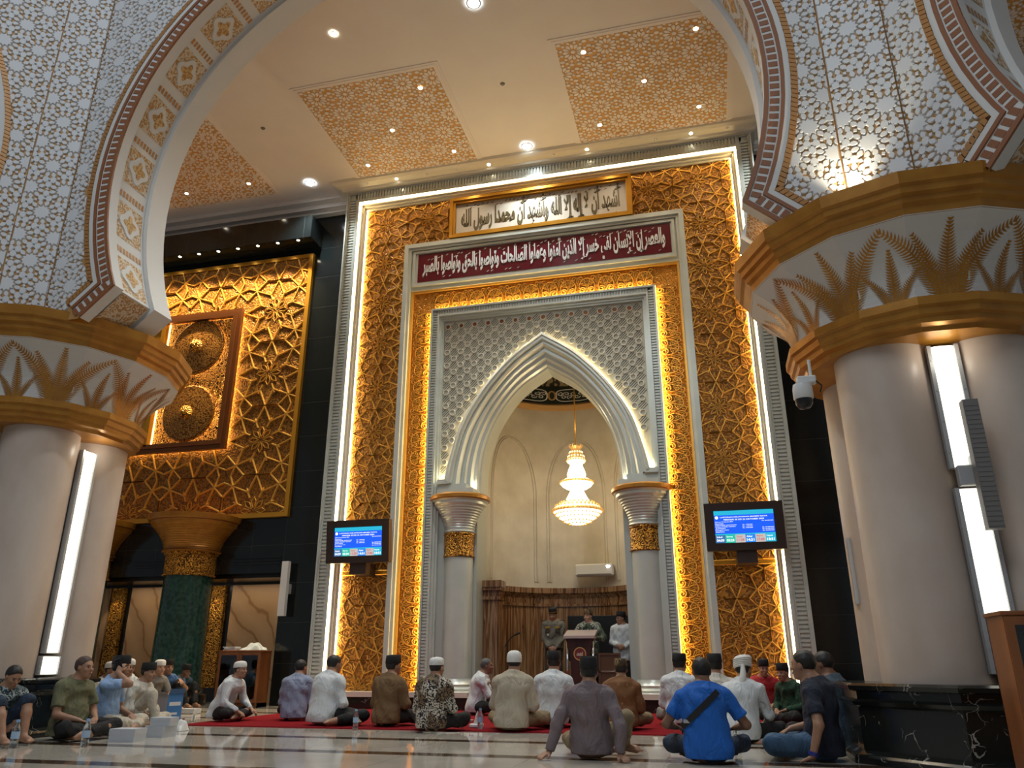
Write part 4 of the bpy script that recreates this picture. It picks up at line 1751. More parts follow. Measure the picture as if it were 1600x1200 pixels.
def line_speaker(x, y, z0, z1, w, d, label, m_body='grey_plastic', ang=0):
    root = thing('column_speaker', label, 'loudspeaker', (x, y, z0), 'slim column loudspeakers')
    ux, uy = math.cos(ang), math.sin(ang)
    T = lambda a, b, h: (x + a * ux + h * uy, y + a * uy - h * ux, b)
    m = MB()
    m.prism([(-w / 2, z0), (w / 2, z0), (w / 2, z1), (-w / 2, z1)], T, 0, d, cap0=True)
    m.build('cabinet', m_body, root)
    m = MB()
    n = 26
    for i in range(n):
        z = z0 + .02 + (z1 - z0 - .04) * i / n
        m.prism([(-w / 2 + .008, z), (w / 2 - .008, z), (w / 2 - .008, z + (z1 - z0) / n * .6), (-w / 2 + .008, z + (z1 - z0) / n * .6)], T, d, d + .004)
    m.build('grille', m_body, root)
    m = MB()
    zm = (z0 + z1) / 2
    m.prism([(-w / 2 + .02, zm - .1), (w / 2 - .02, zm - .1), (w / 2 - .02, zm + .1), (-w / 2 + .02, zm + .1)], T, -.16, 0)
    m.build('wall_bracket', 'aluminium', root)
    return root


line_speaker(2.36, 7.32, 1.86, 3.0, .125, .10, 'grey column loudspeaker bracketed over the light panel of the right pillar')
line_speaker(1.47, 8.62, 1.36, 2.02, .07, .07, 'narrow grey column loudspeaker behind the right pillar', 'aluminium', -PI / 2)
line_speaker(-8.60, 14.85, 1.72, 2.82, .15, .10, 'white column loudspeaker on the black wall left of the portal', 'white_plastic')
m = MB()
m.bbox(2.20, 2.42, 7.38, 7.47, 2.27, 2.45, .01)
tag(m.build('junction_plate', 'aluminium'), 'grey bracket plate between the two light panels of the right pillar', 'bracket')

# CCTV dome camera under the right capital
root = thing('security_camera', 'white security camera with black dome under the right capital', 'camera', (1.12, 7.62, 3.4))
m = MB()
m.tube([(1.14, 7.66, 3.66), (1.14, 7.66, 3.48)], .016, 10)
m.bbox(1.0, 1.18, 7.60, 7.70, 3.40, 3.48, .012)
m.build('bracket', 'white_plastic', root)
m = MB()
m.lathe([(.03, 3.40), (.085, 3.39), (.095, 3.34), (.095, 3.25), (.085, 3.235)], (1.04, 7.62, 0), 20)
m.build('housing', 'white_plastic', root, True, 40)
m = MB()
m.lathe([(.083, 3.24), (.08, 3.19), (.055, 3.15), (0, 3.135)], (1.04, 7.62, 0), 20)
m.build('lens_dome', 'black_plastic', root, True)
m = MB()
m.tube([(1.14, 7.62, 3.46), (1.22, 7.6, 3.36), (1.2, 7.62, 3.30)], .008, 6)
m.build('cable', 'black_plastic', root)

# ------------------------------------------------------------------ screens on the jambs
mat('screen_blue', (0, 0, 0), 0.3, 0, None, (0.01, 0.10, 0.85), 1.15)
mat('screen_cyan', (0, 0, 0), 0.3, 0, None, (0.02, 0.42, 0.62), 1.1)
mat('screen_green', (0, 0, 0), 0.3, 0, None, (0.02, 0.52, 0.38), 1.0)
mat('screen_pale', (0, 0, 0), 0.3, 0, None, (0.55, 0.50, 0.48), 1.0)
mat('screen_sky', (0, 0, 0), 0.3, 0, None, (0.02, 0.22, 0.75), 1.1)
mat('screen_slate', (0, 0, 0), 0.3, 0, None, (0.05, 0.16, 0.40), 1.0)
mat('screen_text', (0, 0, 0), 0.3, 0, None, (0.9, 0.95, 1.0), 1.3)
mat('screen_red_text', (0, 0, 0), 0.3, 0, None, (0.6, 0.08, 0.10), 1.0)


def tv(x, label):
    z, y = 3.06, 14.05
    root = thing('wall_screen', label, 'screen', (x, y, z), 'information screens on the portal jambs')
    tl = .10                                     # leans forward a little
    T = lambda a, b, h: (x + a, y + .10 - h - b * tl, z + b)
    W, Hh = .665, .41
    m = MB()
    m.prism([(-W, -Hh), (W, -Hh), (W, Hh), (-W, Hh)], T, 0, .10, cap0=True)
    m.build('cabinet', 'dark_brown_frame', root)
    m = MB()
    for a0, a1, b0, b1 in ((-W, W, Hh - .13, Hh), (-W, W, -Hh, -Hh + .13), (-W, -W + .15, -Hh + .13, Hh - .13), (W - .15, W, -Hh + .13, Hh - .13)):
        m.prism([(a0, b0), (a1, b0), (a1, b1), (a0, b1)], T, .10, .135)
    m.build('bezel', 'dark_brown_frame', root)
    m = MB()
    m.box(x - .17, x + .17, y + .06, 14.58, z - .62, z - .40)
    m.box(x - .05, x + .05, y + .14, 14.58, z - .4, z - .1)
    m.build('bracket_box', 'dark_brown_frame', root)
    m = MB()
    w, h = .505, .275

    def rect(a0, a1, b0, b1, k, e=.103):
        m.quad(T(a0, b0, e), T(a1, b0, e), T(a1, b1, e), T(a0, b1, e), k)
    rect(-w, w, h - .075, h, 1)
    rect(-w, w, -h + .155, h - .075, 0)
    rect(-w, w, -h + .135, -h + .155, 1)
    for i, k in enumerate((5, 2, 3, 4, 3, 1)):
        rect(-w + i * w / 3, -w + (i + 1) * w / 3, -h, -h + .135, k)
    cir = [(-w + .045 + .028 * math.cos(t), h - .115 + .028 * math.sin(t)) for t in np.linspace(0, 2 * PI, 17)[:-1]]
    m.add([T(a, b, .105) for a, b in cir], [tuple(range(16))], 6)
    sc = m.build('display', ['screen_blue', 'screen_cyan', 'screen_green', 'screen_pale', 'screen_sky', 'screen_slate', 'screen_text'], root)
    TT = lambda a, b, h: T(a, b, .105 + h)

    def tx(s, a0, b0, ww, hh, mt='screen_text', bold=.012):
        text_mesh('screen_text', s, TT, ww, hh, mt, sc, .001, bold, a0, b0)
    tx('LAPORAN KEUANGAN MASJID RAYA', -.40, .148, .80, .026)
    tx('PERIODE 20 S/D 26 OKTOBER 2023', -.34, .108, .68, .024)
    for i, (s, ww, r, q) in enumerate((('Saldo per 20 Oktober 2023', .30, None, 'Rp.'), ('Penerimaan', .14, None, None), ('Infaq kotak amal Jumat', .36, 'Rp. 1.000.000', None), ('Infaq kotak harian', .34, 'Rp. 1.000.000', None), ('Jumlah', .17, 'Rp. 2.000.000', 'Rp.'), ('Pengeluaran', .22, None, 'Rp.'), ('Saldo', .15, None, 'Rp.'))):
        zz = .074 - i * .028
        tx(s, -.49, zz, ww, .018)
        if r:
            tx(r, -.03, zz, .17, .017)
        if q:
            tx('Rp. 00.000.000', .30, zz, .19, .017)
    for i, (nm, hr) in enumerate((('Subuh', '04:09'), ('Syuruq', '05:24'), ('Dzuhur', '11:29'), ('Ashar', '14:51'), ('Maghrib', '17:40'), ('Isya', '18:51'))):
        a0 = -w + i * w / 3 + .02
        tx(nm, a0, -h + .085, .10, .032, 'screen_red_text' if i in (2, 4) else 'screen_text')
        tx(hr, a0, -h + .02, .125, .045, 'screen_red_text' if i in (2, 4) else 'screen_text', .02)
    return root


tv(-6.65, 'wall screen with blue prayer time display on the left jamb of the portal')
tv(.66, 'wall screen with blue prayer time display on the right jamb of the portal')

# ------------------------------------------------------------------ niche: chandelier, air conditioner, screen, lectern
mat('crystal_glow', (0.9, 0.7, 0.4), 0.15, 0.0, None, (1.0, 0.70, 0.34), 2.2)
mat('crystal_bright', (0.9, 0.8, 0.6), 0.15, 0.0, None, (1.0, 0.86, 0.58), 4.5)
mat('crystal_gold', (0.75, 0.42, 0.10), 0.2, 0.7, None, (1.0, 0.55, 0.18), 0.35)
CX, CY = -2.56, 15.8
ch = thing('chandelier', 'gold and crystal tiered chandelier hanging in the niche', 'chandelier', (CX, CY, 3.48))
m = MB()
m.tube([(CX, CY, 5.2), (CX, CY, 8.6)], .014, 8)
m.lathe([(.05, 8.5), (.05, 8.6), (0, 8.62)], (CX, CY, 0), 12)
m.build('rod', 'gold_frame', ch)


def beads(rad, z, r, n, mt, nm, jit=0):
    m = MB()
    for k in range(n):
        t = 2 * PI * k / n + jit
        m.ball((CX + rad * math.cos(t), CY + rad * math.sin(t), z), r, 6, 4, sc=(1, 1, 1.3))
    return m


for nm, prof, mt in (
        ('lower_bowl', [(.0, 3.50), (.12, 3.515), (.25, 3.56), (.36, 3.63), (.45, 3.71), (.50, 3.76)], 'crystal_bright'),
        ('lower_rim', [(.50, 3.76), (.53, 3.78), (.53, 3.80), (.50, 3.82)], 'crystal_gold'),
        ('lower_shoulder', [(.50, 3.82), (.47, 3.87), (.38, 3.93), (.26, 3.97)], 'crystal_glow'),
        ('lower_lamp', [(.26, 3.97), (.235, 4.03), (.19, 4.11), (.15, 4.19), (.14, 4.25)], 'crystal_bright'),
        ('middle_bowl', [(.14, 4.25), (.22, 4.26), (.30, 4.31), (.345, 4.37)], 'crystal_bright'),
        ('middle_rim', [(.345, 4.37), (.355, 4.39), (.33, 4.41)], 'crystal_gold'),
        ('middle_shoulder', [(.33, 4.41), (.26, 4.46), (.18, 4.49)], 'crystal_glow'),
        ('upper_lamp', [(.18, 4.49), (.20, 4.56), (.175, 4.65), (.14, 4.73), (.13, 4.80)], 'crystal_bright'),
        ('upper_bowl', [(.13, 4.80), (.18, 4.82), (.205, 4.86), (.19, 4.90)], 'crystal_glow'),
        ('crown', [(.19, 4.90), (.16, 4.98), (.12, 5.07), (.10, 5.12), (.13, 5.17), (.06, 5.20), (0, 5.2)], 'crystal_gold')):
    m = MB()
    m.lathe(prof, (CX, CY, 0), 40)
    part = m.build(nm, mt, ch, True, 50)
    if nm == 'lower_bowl':
        for rad, z in ((.20, 3.535), (.30, 3.585), (.40, 3.66), (.47, 3.725)):
            beads(rad, z - .012, .018, int(rad * 80), '', '').build('crystal_row', 'crystal_gold', part, True)
    if nm == 'lower_rim':
        beads(.53, 3.79, .026, 40, '', '').build('crystal_row', 'crystal_gold', part, True)
    if nm == 'lower_shoulder':
        for rad, z in ((.47, 3.88), (.38, 3.94)):
            beads(rad, z, .024, int(rad * 75), '', '').build('crystal_row', 'crystal_gold', part, True)
    if nm in ('middle_rim',):
        beads(.355, 4.39, .022, 34, '', '').build('crystal_row', 'crystal_gold', part, True)
    if nm == 'upper_bowl':
        beads(.205, 4.87, .018, 22, '', '').build('crystal_row', 'crystal_gold', part, True)
    if nm == 'crown':
        for z, rad in ((4.95, .17), (5.04, .135)):
            beads(rad, z, .018, 16, '', '').build('crystal_row', 'crystal_glow', part, True)
        mm = MB()
        for k in range(10):
            t = 2 * PI * k / 10
            mm.tube([(CX + .10 * math.cos(t), CY + .10 * math.sin(t), 5.12), (CX + .15 * math.cos(t), CY + .15 * math.sin(t), 5.19), (CX + .12 * math.cos(t), CY + .12 * math.sin(t), 5.22)], .009, 5)
        mm.build('crown_leaf', 'crystal_gold', part)
for z, p in ((4.65, 8), (3.95, 14)):
    lamp('chandelier_lamp', 'POINT', (CX, CY - .65, z), p, (1, .80, .50), parent=ch, radius=.2)
lamp('chandelier_lamp', 'POINT', (CX, CY, 5.6), 12, (1, .80, .50), parent=ch, radius=.1)

ac = thing('air_conditioner', 'white split air conditioner on the niche wall above the onyx dado', 'air conditioner', (-2.42, 17.1, 2.56))
m = MB()
m.bbox(-2.84, -2.0, 16.90, 17.12, 2.58, 2.84, .03)
m.build('body', 'white_plastic', ac)
m = MB()
m.box(-2.78, -2.06, 16.893, 16.91, 2.60, 2.625)
m.build('air_slot', 'grey_plastic', ac)
m = MB()
m.box(-2.14, -2.08, 16.892, 16.902, 2.76, 2.79)
m.build('indicator', 'lamp_cool', ac)

# black display behind the speakers
scr = thing('black_display', 'large switched off black display standing behind the lectern', 'screen', (-2.1, 16.55, .22))
m = MB()
m.bbox(-2.95, -1.38, 16.52, 16.60, .85, 1.74, .012)
m.build('panel', 'black_plastic', scr)
m = MB()
for s in (-.55, .55):
    m.box(-2.16 + s - .03, -2.16 + s + .03, 16.54, 16.6, .22, .9)
    m.box(-2.16 + s - .04, -2.16 + s + .04, 16.35, 16.75, .22, .25)
m.build('stand', 'black_plastic', scr)

mat('lectern_wood', (0.055, 0.016, 0.012), 0.3, 0, noise_col((0.04, 0.012, 0.010), (0.075, 0.022, 0.016), 6, 4, (1, 1, .2)))
mat('lectern_top', (0.45, 0.36, 0.33), 0.3)
lx, ly = -2.44, 14.98
lec = thing('lectern', 'dark red wooden lectern with round emblem and steel side posts', 'lectern', (lx, ly, .22))
m = MB()
m.add([(lx - .29, ly - .20, 1.24), (lx + .29, ly - .20, 1.24), (lx + .29, ly + .25, 1.36), (lx - .29, ly + .25, 1.36), (lx - .29, ly - .20, 1.285), (lx + .29, ly - .20, 1.285), (lx + .29, ly + .25, 1.405), (lx - .29, ly + .25, 1.405)], [(0, 1, 2, 3), (4, 5, 6, 7), (0, 1, 5, 4), (1, 2, 6, 5), (2, 3, 7, 6), (3, 0, 4, 7)])
m.build('reading_top', 'lectern_top', lec)
m = MB()
m.prism([(-.27, 1.24), (.27, 1.24), (.19, 1.02), (.165, .30), (-.165, .30), (-.19, 1.02)], lambda a, b, h: (lx + a, ly - .12 - h, b), -.04, 0, cap0=True)
m.build('front_panel', 'lectern_wood', lec)
for s in (-1, 1):
    m = MB()
    m.tube([(lx + s * .24, ly - .10, .26), (lx + s * .24, ly - .10, 1.2)], .022, 12)
    m.build('side_post', 'chrome', lec, True)
m = MB()
m.bbox(lx - .34, lx + .34, ly - .25, ly + .28, .22, .27, .015)
m.build('foot', 'lectern_wood', lec)
m = MB()
for r0, r1, hh, mi in ((0, .105, .004, 0), (.10, .118, .012, 1)):
    a = [(r0 * math.cos(t), r0 * math.sin(t)) for t in np.linspace(0, 2 * PI, 33)]
    b = [(r1 * math.cos(t), r1 * math.sin(t)) for t in np.linspace(0, 2 * PI, 33)]
    for k in range(32):
        m.quad(*[(lx + p[0], ly - .12 - hh, .97 + p[1]) for p in (a[k], a[k + 1], b[k + 1], b[k])], mi)
for k, (a, h) in enumerate(((-.055, .03), (-.035, .04), (-.015, .035), (.005, .045), (.025, .04), (.048, .06))):
    m.box(lx + a - .006, lx + a + .006, ly - .131, ly - .124, .945, .945 + h, 2)
m.box(lx - .06, lx + .055, ly - .131, ly - .124, .938, .947, 2)
mat('emblem_red', (0.20, 0.03, 0.03), 0.4)
m.build('emblem', ['emblem_red', 'gold_leaf_flat', 'inscription_ground'], lec)

mic = thing('microphone_stand', 'black microphone on a stand left of the lectern', 'microphone', (-3.88, 15.1, .22))
m = MB()
m.tube([(-3.88, 15.1, .24), (-3.88, 15.1, 1.18)], .012, 8)
m.lathe([(.14, .22), (.14, .235), (.02, .25)], (-3.88, 15.1, 0), 20)
m.build('stand', 'black_plastic', mic)
m = MB()
m.tube([(-3.94, 15.1, 1.10), (-3.82, 15.08, 1.26), (-3.72, 15.05, 1.32)], .011, 8)
m.build('boom', 'black_plastic', mic)
m = MB()
m.tube([(-3.76, 15.06, 1.30), (-3.68, 15.04, 1.335), (-3.66, 15.03, 1.345)], [.013, .017, .017], 10)
m.ball((-3.64, 15.03, 1.352), .026, 12, 8)
m.build('microphone', 'black_plastic', mic, True)

chair = thing('wooden_chair', 'brown high backed wooden chair right of the lectern', 'chair', (-1.86, 14.75, .22))
mat('chair_wood', (0.10, 0.05, 0.025), 0.35)
m = MB()
frame_rect(m, -2.07, -1.67, .48, .98, .035, 14.62, 14.66)
m.box(-2.04, -1.70, 14.635, 14.65, .50, .96)
m.build('backrest', 'chair_wood', chair)
m = MB()
m.bbox(-2.08, -1.66, 14.62, 15.02, .64, .68, .01)
m.build('seat', 'chair_wood', chair)
for sx in (-2.06, -1.68):
    for sy in (14.64, 15.0):
        m = MB()
        m.box(sx - .018, sx + .018, sy - .018, sy + .018, .222, .65)
        m.build('leg', 'chair_wood', chair)

# ------------------------------------------------------------------ bookcases
mat('bookcase_wood', (0.22, 0.075, 0.022), 0.35, 0, noise_col((0.17, 0.055, 0.016), (0.27, 0.095, 0.03), 5, 5, (1, 1, .15)))
mat('glass_dark', (0.02, 0.02, 0.02), 0.05, 0, spec=.6)


def glass_mat():
    m = mat('cabinet_glass', (0.9, 0.95, 0.95), 0.02, 0, trans=1.0)
    return m


glass_mat()
BC = [(.25, .05, .04), (.04, .10, .06), (.03, .05, .16), (.30, .22, .10), (.08, .06, .05), (.35, .33, .28), (.16, .09, .03)]
for i, c in enumerate(BC):
    mat('book_cover_%s' % 'abcdefg'[i], c, 0.5)


def bookcase(x0, x1, y0, y1, z1, label, shelves, ang=0.0):
    cx, cy = (x0 + x1) / 2, (y0 + y1) / 2
    root = thing('bookcase', label, 'bookcase', (cx, cy, 0))
    w, d = (x1 - x0) / 2, (y1 - y0) / 2
    m = MB()
    t = .025
    m.box(cx - w, cx - w + t, cy - d, cy + d, 0, z1)
    m.box(cx + w - t, cx + w, cy - d, cy + d, 0, z1)
    m.box(cx - w, cx + w, cy + d - .012, cy + d, 0, z1)
    m.bbox(cx - w - .015, cx + w + .015, cy - d - .015, cy + d, z1, z1 + .03, .006)
    m.box(cx - w, cx + w, cy - d + .02, cy + d, 0, .08)
    m.build('carcass', 'bookcase_wood', root)
    for z in shelves:
        m = MB()
        m.box(cx - w + t, cx + w - t, cy - d + .03, cy + d - .012, z, z + .018)
        m.build('shelf', 'bookcase_wood', root)
    for s in (-1, 1):
        a, b = (cx - w + .003, cx - .002) if s < 0 else (cx + .002, cx + w - .003)
        m = MB()
        f = .055
        frame_rect(m, a, b, .085, z1 - .005, f, cy - d - .012, cy - d + .008)
        dr = m.build('door', 'bookcase_wood', root)
        m = MB()
        m.box(a + f, b - f, cy - d - .004, cy - d, .085 + f, z1 - .005 - f)
        m.build('glass_pane', 'cabinet_glass', dr)
        m = MB()
        hx = b - .028 if s < 0 else a + .028
        hz = z1 * .72
        m.tube([(hx, cy - d - .012, hz - .08), (hx, cy - d - .035, hz - .08), (hx, cy - d - .035, hz + .08), (hx, cy - d - .012, hz + .08)], .007, 8)
        m.build('handle', 'aluminium', dr)
    return root


def books(x0, x1, y, z, hmax, grp, where, rnd):
    x, k = x0, 0
    while x < x1 - .02:
        w = rnd.uniform(.022, .05)
        if x + w > x1:
            break
        h = hmax * rnd.uniform(.72, .96)
        i = rnd.randrange(7)
        m = MB()
        m.box(x, x + w - .002, y, y + .17, z, z + h, 0)
        m.box(x + .003, x + w - .005, y + .004, y + .168, z + .003, z + h + .001, 1)
        o = m.build('book', ['book_cover_%s' % 'abcdefg'[i], 'letter_white'])
        tag(o, 'upright book behind the glass of the %s' % where, 'book', grp)
        x += w
        k += 1


rnd = random.Random(5)
bookcase(1.86, 2.86, 5.95, 6.30, 1.10, 'brown glazed bookcase in front of the right pillar', [.40, .72])
books(1.92, 2.33, 6.06, .74, .28, 'books on the upper shelf of the right bookcase', 'bookcase at the right edge, upper shelf', rnd)
books(1.92, 2.33, 6.06, .42, .26, 'books on the lower shelf of the right bookcase', 'bookcase at the right edge, lower shelf', rnd)
bookcase(-9.68, -8.74, 14.42, 14.80, 1.02, 'small brown glazed bookcase under the beige niche at the left', [.36, .68])
books(-9.6, -9.24, 14.56, .70, .25, 'books on the upper shelf of the left bookcase', 'bookcase by the green column, upper shelf', rnd)
books(-9.18, -8.82, 14.56, .38, .25, 'books on the lower shelf of the left bookcase', 'bookcase by the green column, lower shelf', rnd)
mat('paper', (0.72, 0.72, 0.70), 0.6)
for i, (x, z, r) in enumerate(((-9.52, 1.05, 0), (-9.50, 1.075, .1), (-9.53, 1.10, -.08))):
    m = MB()
    m.box(-.14, .14, -.10, .10, 0, .024)
    o = m.build('book', ['paper'])
    o.location = (x, 14.6, z)
    o.rotation_euler = (0, 0, r)
    tag(o, ('lowest', 'middle', 'top')[i] + ' book of the flat pile on top of the left bookcase', 'book', 'flat pile on the left bookcase')
mat('cloth_white', (0.62, 0.68, 0.68), 0.8)


def crumple(name, x, y, z, sx, sy, h, label, mt, cat, seed=1):
    rng = np.random.default_rng(seed)
    n = 18
    m = MB()
    vs = []
    ph = rng.uniform(0, 6, 6)
    for j in range(n + 1):
        for i in range(n + 1):
            u, v = i / n * 2 - 1, j / n * 2 - 1
            e = max(0, 1 - (u * u) ** 2) * max(0, 1 - (v * v) ** 2)
            hh = h * e ** .6 * (.62 + .22 * math.sin(3 * u + ph[0] + 2 * v) + .18 * math.sin(5 * v + ph[1] - 3 * u) + .12 * math.sin(9 * u + ph[2]))
            vs.append((x + u * sx * (1 + .1 * math.sin(4 * v + ph[3])), y + v * sy * (1 + .1 * math.sin(4 * u + ph[4])), z + max(.004, hh)))
    fs = [(j * (n + 1) + i, j * (n + 1) + i + 1, (j + 1) * (n + 1) + i + 1, (j + 1) * (n + 1) + i) for j in range(n) for i in range(n)]
    m.add(vs, fs)
    k = [vs.index(v) for v in vs[:1]]
    rim = [j * (n + 1) for j in range(n + 1)] + [n * (n + 1) + i for i in range(1, n + 1)] + [j * (n + 1) + n for j in range(n - 1, -1, -1)] + [i for i in range(n - 1, 0, -1)]
    vb = [(vs[i][0], vs[i][1], z) for i in rim]
    m.add(vb, [tuple(range(len(vb)))])
    o = m.build(name, mt, None, True)
    return tag(o, label, cat)


crumple('folded_cloth', -9.02, 14.6, 1.052, .24, .14, .15, 'crumpled pale cloth lying on top of the left bookcase', 'cloth_white', 'cloth', 2)

# ------------------------------------------------------------------ things on the floor
mat('bottle_plastic', (0.75, 0.85, 0.90), 0.05, 0, trans=.92)
mat('bottle_cap', (0.25, 0.45, 0.75), 0.4)
mat('bottle_label', (0.35, 0.50, 0.70), 0.5)


def bottle(x, y, label, s=1.0, z0=0.0):
    root = thing('water_bottle', label, 'bottle', (x, y, z0), 'plastic water bottles on the floor')
    m = MB()
    m.lathe([(0, 0), (.028, 0), (.031, .008), (.031, .05), (.029, .055), (.031, .06), (.031, .135), (.028, .15), (.014, .185), (.0125, .20)], (0, 0, 0), 18)
    b = m.build('body', 'bottle_plastic', None, True, 60)
    m = MB()
    m.lathe([(.0318, .07), (.0318, .125)], (0, 0, 0), 18)
    l = m.build('wrapper', 'bottle_label', None, True)
    m = MB()
    m.lathe([(.015, .192), (.015, .212), (0, .213)], (0, 0, 0), 14)
    c = m.build('cap', 'bottle_cap', None, True, 40)
    for o in (b, l, c):
        o.parent = root
        o.scale = (s, s, s)
    return root


def cup(x, y, label, z0=.012):
    root = thing('plastic_cup', label, 'cup', (x, y, z0), 'plastic cups of drinking water on the carpet')
    m = MB()
    m.lathe([(0, 0), (.022, 0), (.031, .085), (.033, .088), (.030, .083), (.021, .004), (0, .004)], (x, y, z0), 16)
    m.build('cup', 'bottle_plastic', root, True, 50)
    m = MB()
    m.lathe([(0, .089), (.033, .089)], (x, y, z0), 16)
    m.build('foil_lid', 'paper', root)
    return root


F1, F2, F3 = at_floor(20, 1169, 0), at_floor(131, 1167, 0), at_floor(236, 1130, 0)
bottle(F1[0], F1[1], 'water bottle on the floor at the left edge, by the patterned shirt', 1.25)
bottle(F2[0], F2[1], 'water bottle on the floor in front of the man in the olive shirt', 1.25)
bottle(F3[0], F3[1], 'water bottle on the floor beside the blue printed carton', 1.1)
bottle(-3.02, 10.35, 'water bottle on the carpet just left of the man in the beige shirt', 1.15, .012)
F7 = at_floor(555, 1139)
bottle(F7[0], F7[1], 'water bottle on the carpet left of the brown shirt', 1.1, .012)
bottle(.12, 8.35, 'water bottle on the floor between the blue t-shirt and the jeans', 1.1)
cup(-3.30, 10.45, 'water cup on the carpet right of the man in the black and white batik')
cup(-3.22, 10.62, 'water cup standing behind the other one right of the black and white batik')
F4, F5 = at_floor(284, 1132), at_floor(302, 1126)
cup(F4[0], F4[1], 'water cup at the left end of the carpet, beside the carton')
cup(F5[0], F5[1], 'water cup on the carpet in front of the man in white with black trousers')
cup(.62, 11.6, 'water cup on the carpet near the man in the red shirt')


def tissue(x, y, label, z0=.012):
    root = thing('tissue_pack', label, 'tissues', (x, y, z0))
    m = MB()
    m.bbox(x - .09, x + .09, y - .05, y + .05, z0, z0 + .05, .012)
    m.build('pack', 'paper', root)
    m = MB()
    m.add([(x - .04, y, z0 + .05), (x + .05, y + .01, z0 + .05), (x + .02, y - .01, z0 + .21), (x - .015, y + .02, z0 + .17), (x, y + .04, z0 + .05)], [(0, 1, 2), (0, 2, 3), (1, 4, 2), (4, 3, 2), (0, 3, 4)])
    m.build('tissue', 'paper', root)
    return root


tissue(-3.12, 10.52, 'tissue pack with a raised white tissue on the carpet left of the beige shirt')
mat('box_white', (0.50, 0.53, 0.58), 0.6)
mat('box_blue', (0.06, 0.20, 0.45), 0.5)
mat('box_grey', (0.34, 0.33, 0.36), 0.7)


def snack_box(x, y, z, w, d, h, r, label, grp='white snack boxes on the floor', mt='box_white'):
    root = thing('snack_box', label, 'box', (x, y, z), grp)
    root.rotation_euler = (0, 0, r)
    m = MB()
    m.box(-w / 2, w / 2, -d / 2, d / 2, 0, h * .8)
    b = m.build('tray', mt)
    m = MB()
    m.box(-w / 2 - .003, w / 2 + .003, -d / 2 - .003, d / 2 + .003, h * .55, h)
    l = m.build('lid', mt)
    b.parent = l.parent = root
    return root


B1, B2, B3 = at_floor(198, 1158, 0), at_floor(250, 1151, 0), at_floor(296, 1114)
snack_box(B1[0], B1[1], 0, .30, .22, .13, .1, 'white snack box on the floor in front of the man in the light blue shirt')
snack_box(B2[0], B2[1], 0, .26, .22, .12, -.1, 'white snack box behind the front one, near the cream trousers')
snack_box(B2[0] + .03, B2[1], .12, .24, .20, .09, .15, 'white snack box on top of the rear box near the cream trousers')
snack_box(B3[0], B3[1], .012, .3, .2, .07, 0, 'low white box on the carpet left of the man in white with black trousers')
snack_box(-2.72, 11.2, .012, .28, .22, .09, .1, 'white snack box on the carpet beside the man in the beige shirt')
snack_box(.45, 11.0, .012, .28, .2, .09, .2, 'white snack box on the carpet before the man in the red shirt')
F6 = at_floor(276, 1142, 0)
crumple('plastic_bag', F6[0], F6[1], 0, .12, .10, .15, 'crumpled white plastic bag on the floor by the carton', 'paper', 'bag', 4)
car = thing('carton', 'grey cardboard carton with blue printed side at the left end of the carpet', 'carton', at_floor(258, 1129, 0))
car.rotation_euler = (0, 0, -.35)
m = MB()
m.box(-.17, .17, -.12, .12, 0, .38)
a = m.build('box', 'box_grey')
m = MB()
m.box(.171, .176, -.12, .12, 0.01, .38)
m.box(.174, .1775, -.09, .09, .23, .28, 1)
m.box(.174, .1775, -.09, .05, .11, .14, 1)
b = m.build('printed_side', ['box_blue', 'paper'])
m = MB()
m.add([(-.17, -.12, .38), (.17, -.12, .38), (.17, -.18, .42), (-.17, -.18, .42)], [(0, 1, 2, 3)])
m.add([(.17, -.12, .38), (.17, .12, .38), (.22, .12, .46), (.22, -.12, .46)], [(0, 1, 2, 3)], 1)
c = m.build('flap', ['box_grey', 'box_blue'])
for o in (a, b, c):
    o.parent = car


def book_stand(x, y, r, label):
    root = thing('book_stand', label, 'book stand', (x, y, .012), 'folding book stands leaning by the portal')
    root.rotation_euler = (0, 0, r)
    for s in (-1, 1):
        m = MB()
        m.add([(-.13, s * .16, 0), (.13, s * .16, 0), (.13, -s * .10, .34), (-.13, -s * .10, .34), (-.13, s * .16 + .018, 0), (.13, s * .16 + .018, 0), (.13, -s * .10 + .018, .34), (-.13, -s * .10 + .018, .34)], [(0, 1, 2, 3), (4, 5, 6, 7), (0, 1, 5, 4), (1, 2, 6, 5), (2, 3, 7, 6), (3, 0, 4, 7)])
        m.build('board', 'paper' if s > 0 else 'black_plastic').parent = root
    return root


book_stand(-5.75, 13.95, 1.2, 'black and white folding book stand before the portal between the brown and batik shirts')

# ------------------------------------------------------------------ people
def A3(*v):
    return np.array(v, float)


def s_rc(P, a, b, ra, rb, flat=None):
    """round cone; flat = (unit axis, factor) squashes distances along that axis"""
    a, b = np.asarray(a, float), np.asarray(b, float)
    if flat is not None:
        ax, k = flat
        ax = np.asarray(ax, float)
        q = (P - a) @ ax
        P = P + np.outer(q, ax) * (1 / k - 1)
        bb = (b - a) @ ax
        b = b + ax * bb * (1 / k - 1)
    ab = b - a
    t = np.clip(((P - a) @ ab) / (ab @ ab + 1e-12), 0, 1)
    d = np.linalg.norm(P - a - np.outer(t, ab), axis=1) - (ra + (rb - ra) * t)
    return d * (0.5 + 0.5 * (flat[1] if flat else 1))


def s_ell(P, c, r, M=None):
    q = P - np.asarray(c, float)
    if M is not None:
        q = q @ M
    r = np.asarray(r, float)
    k0 = np.linalg.norm(q / r, axis=1)
    k1 = np.linalg.norm(q / (r * r), axis=1)
    return k0 * (k0 - 1) / (k1 + 1e-9)


def smin(a, b, k):
    h = np.clip(.5 + .5 * (b - a) / k, 0, 1)
    return b + (a - b) * h - k * h * (1 - h)


def union(L, k):
    d = L[0]
    for e in L[1:]:
        d = smin(d, e, k)
    return d


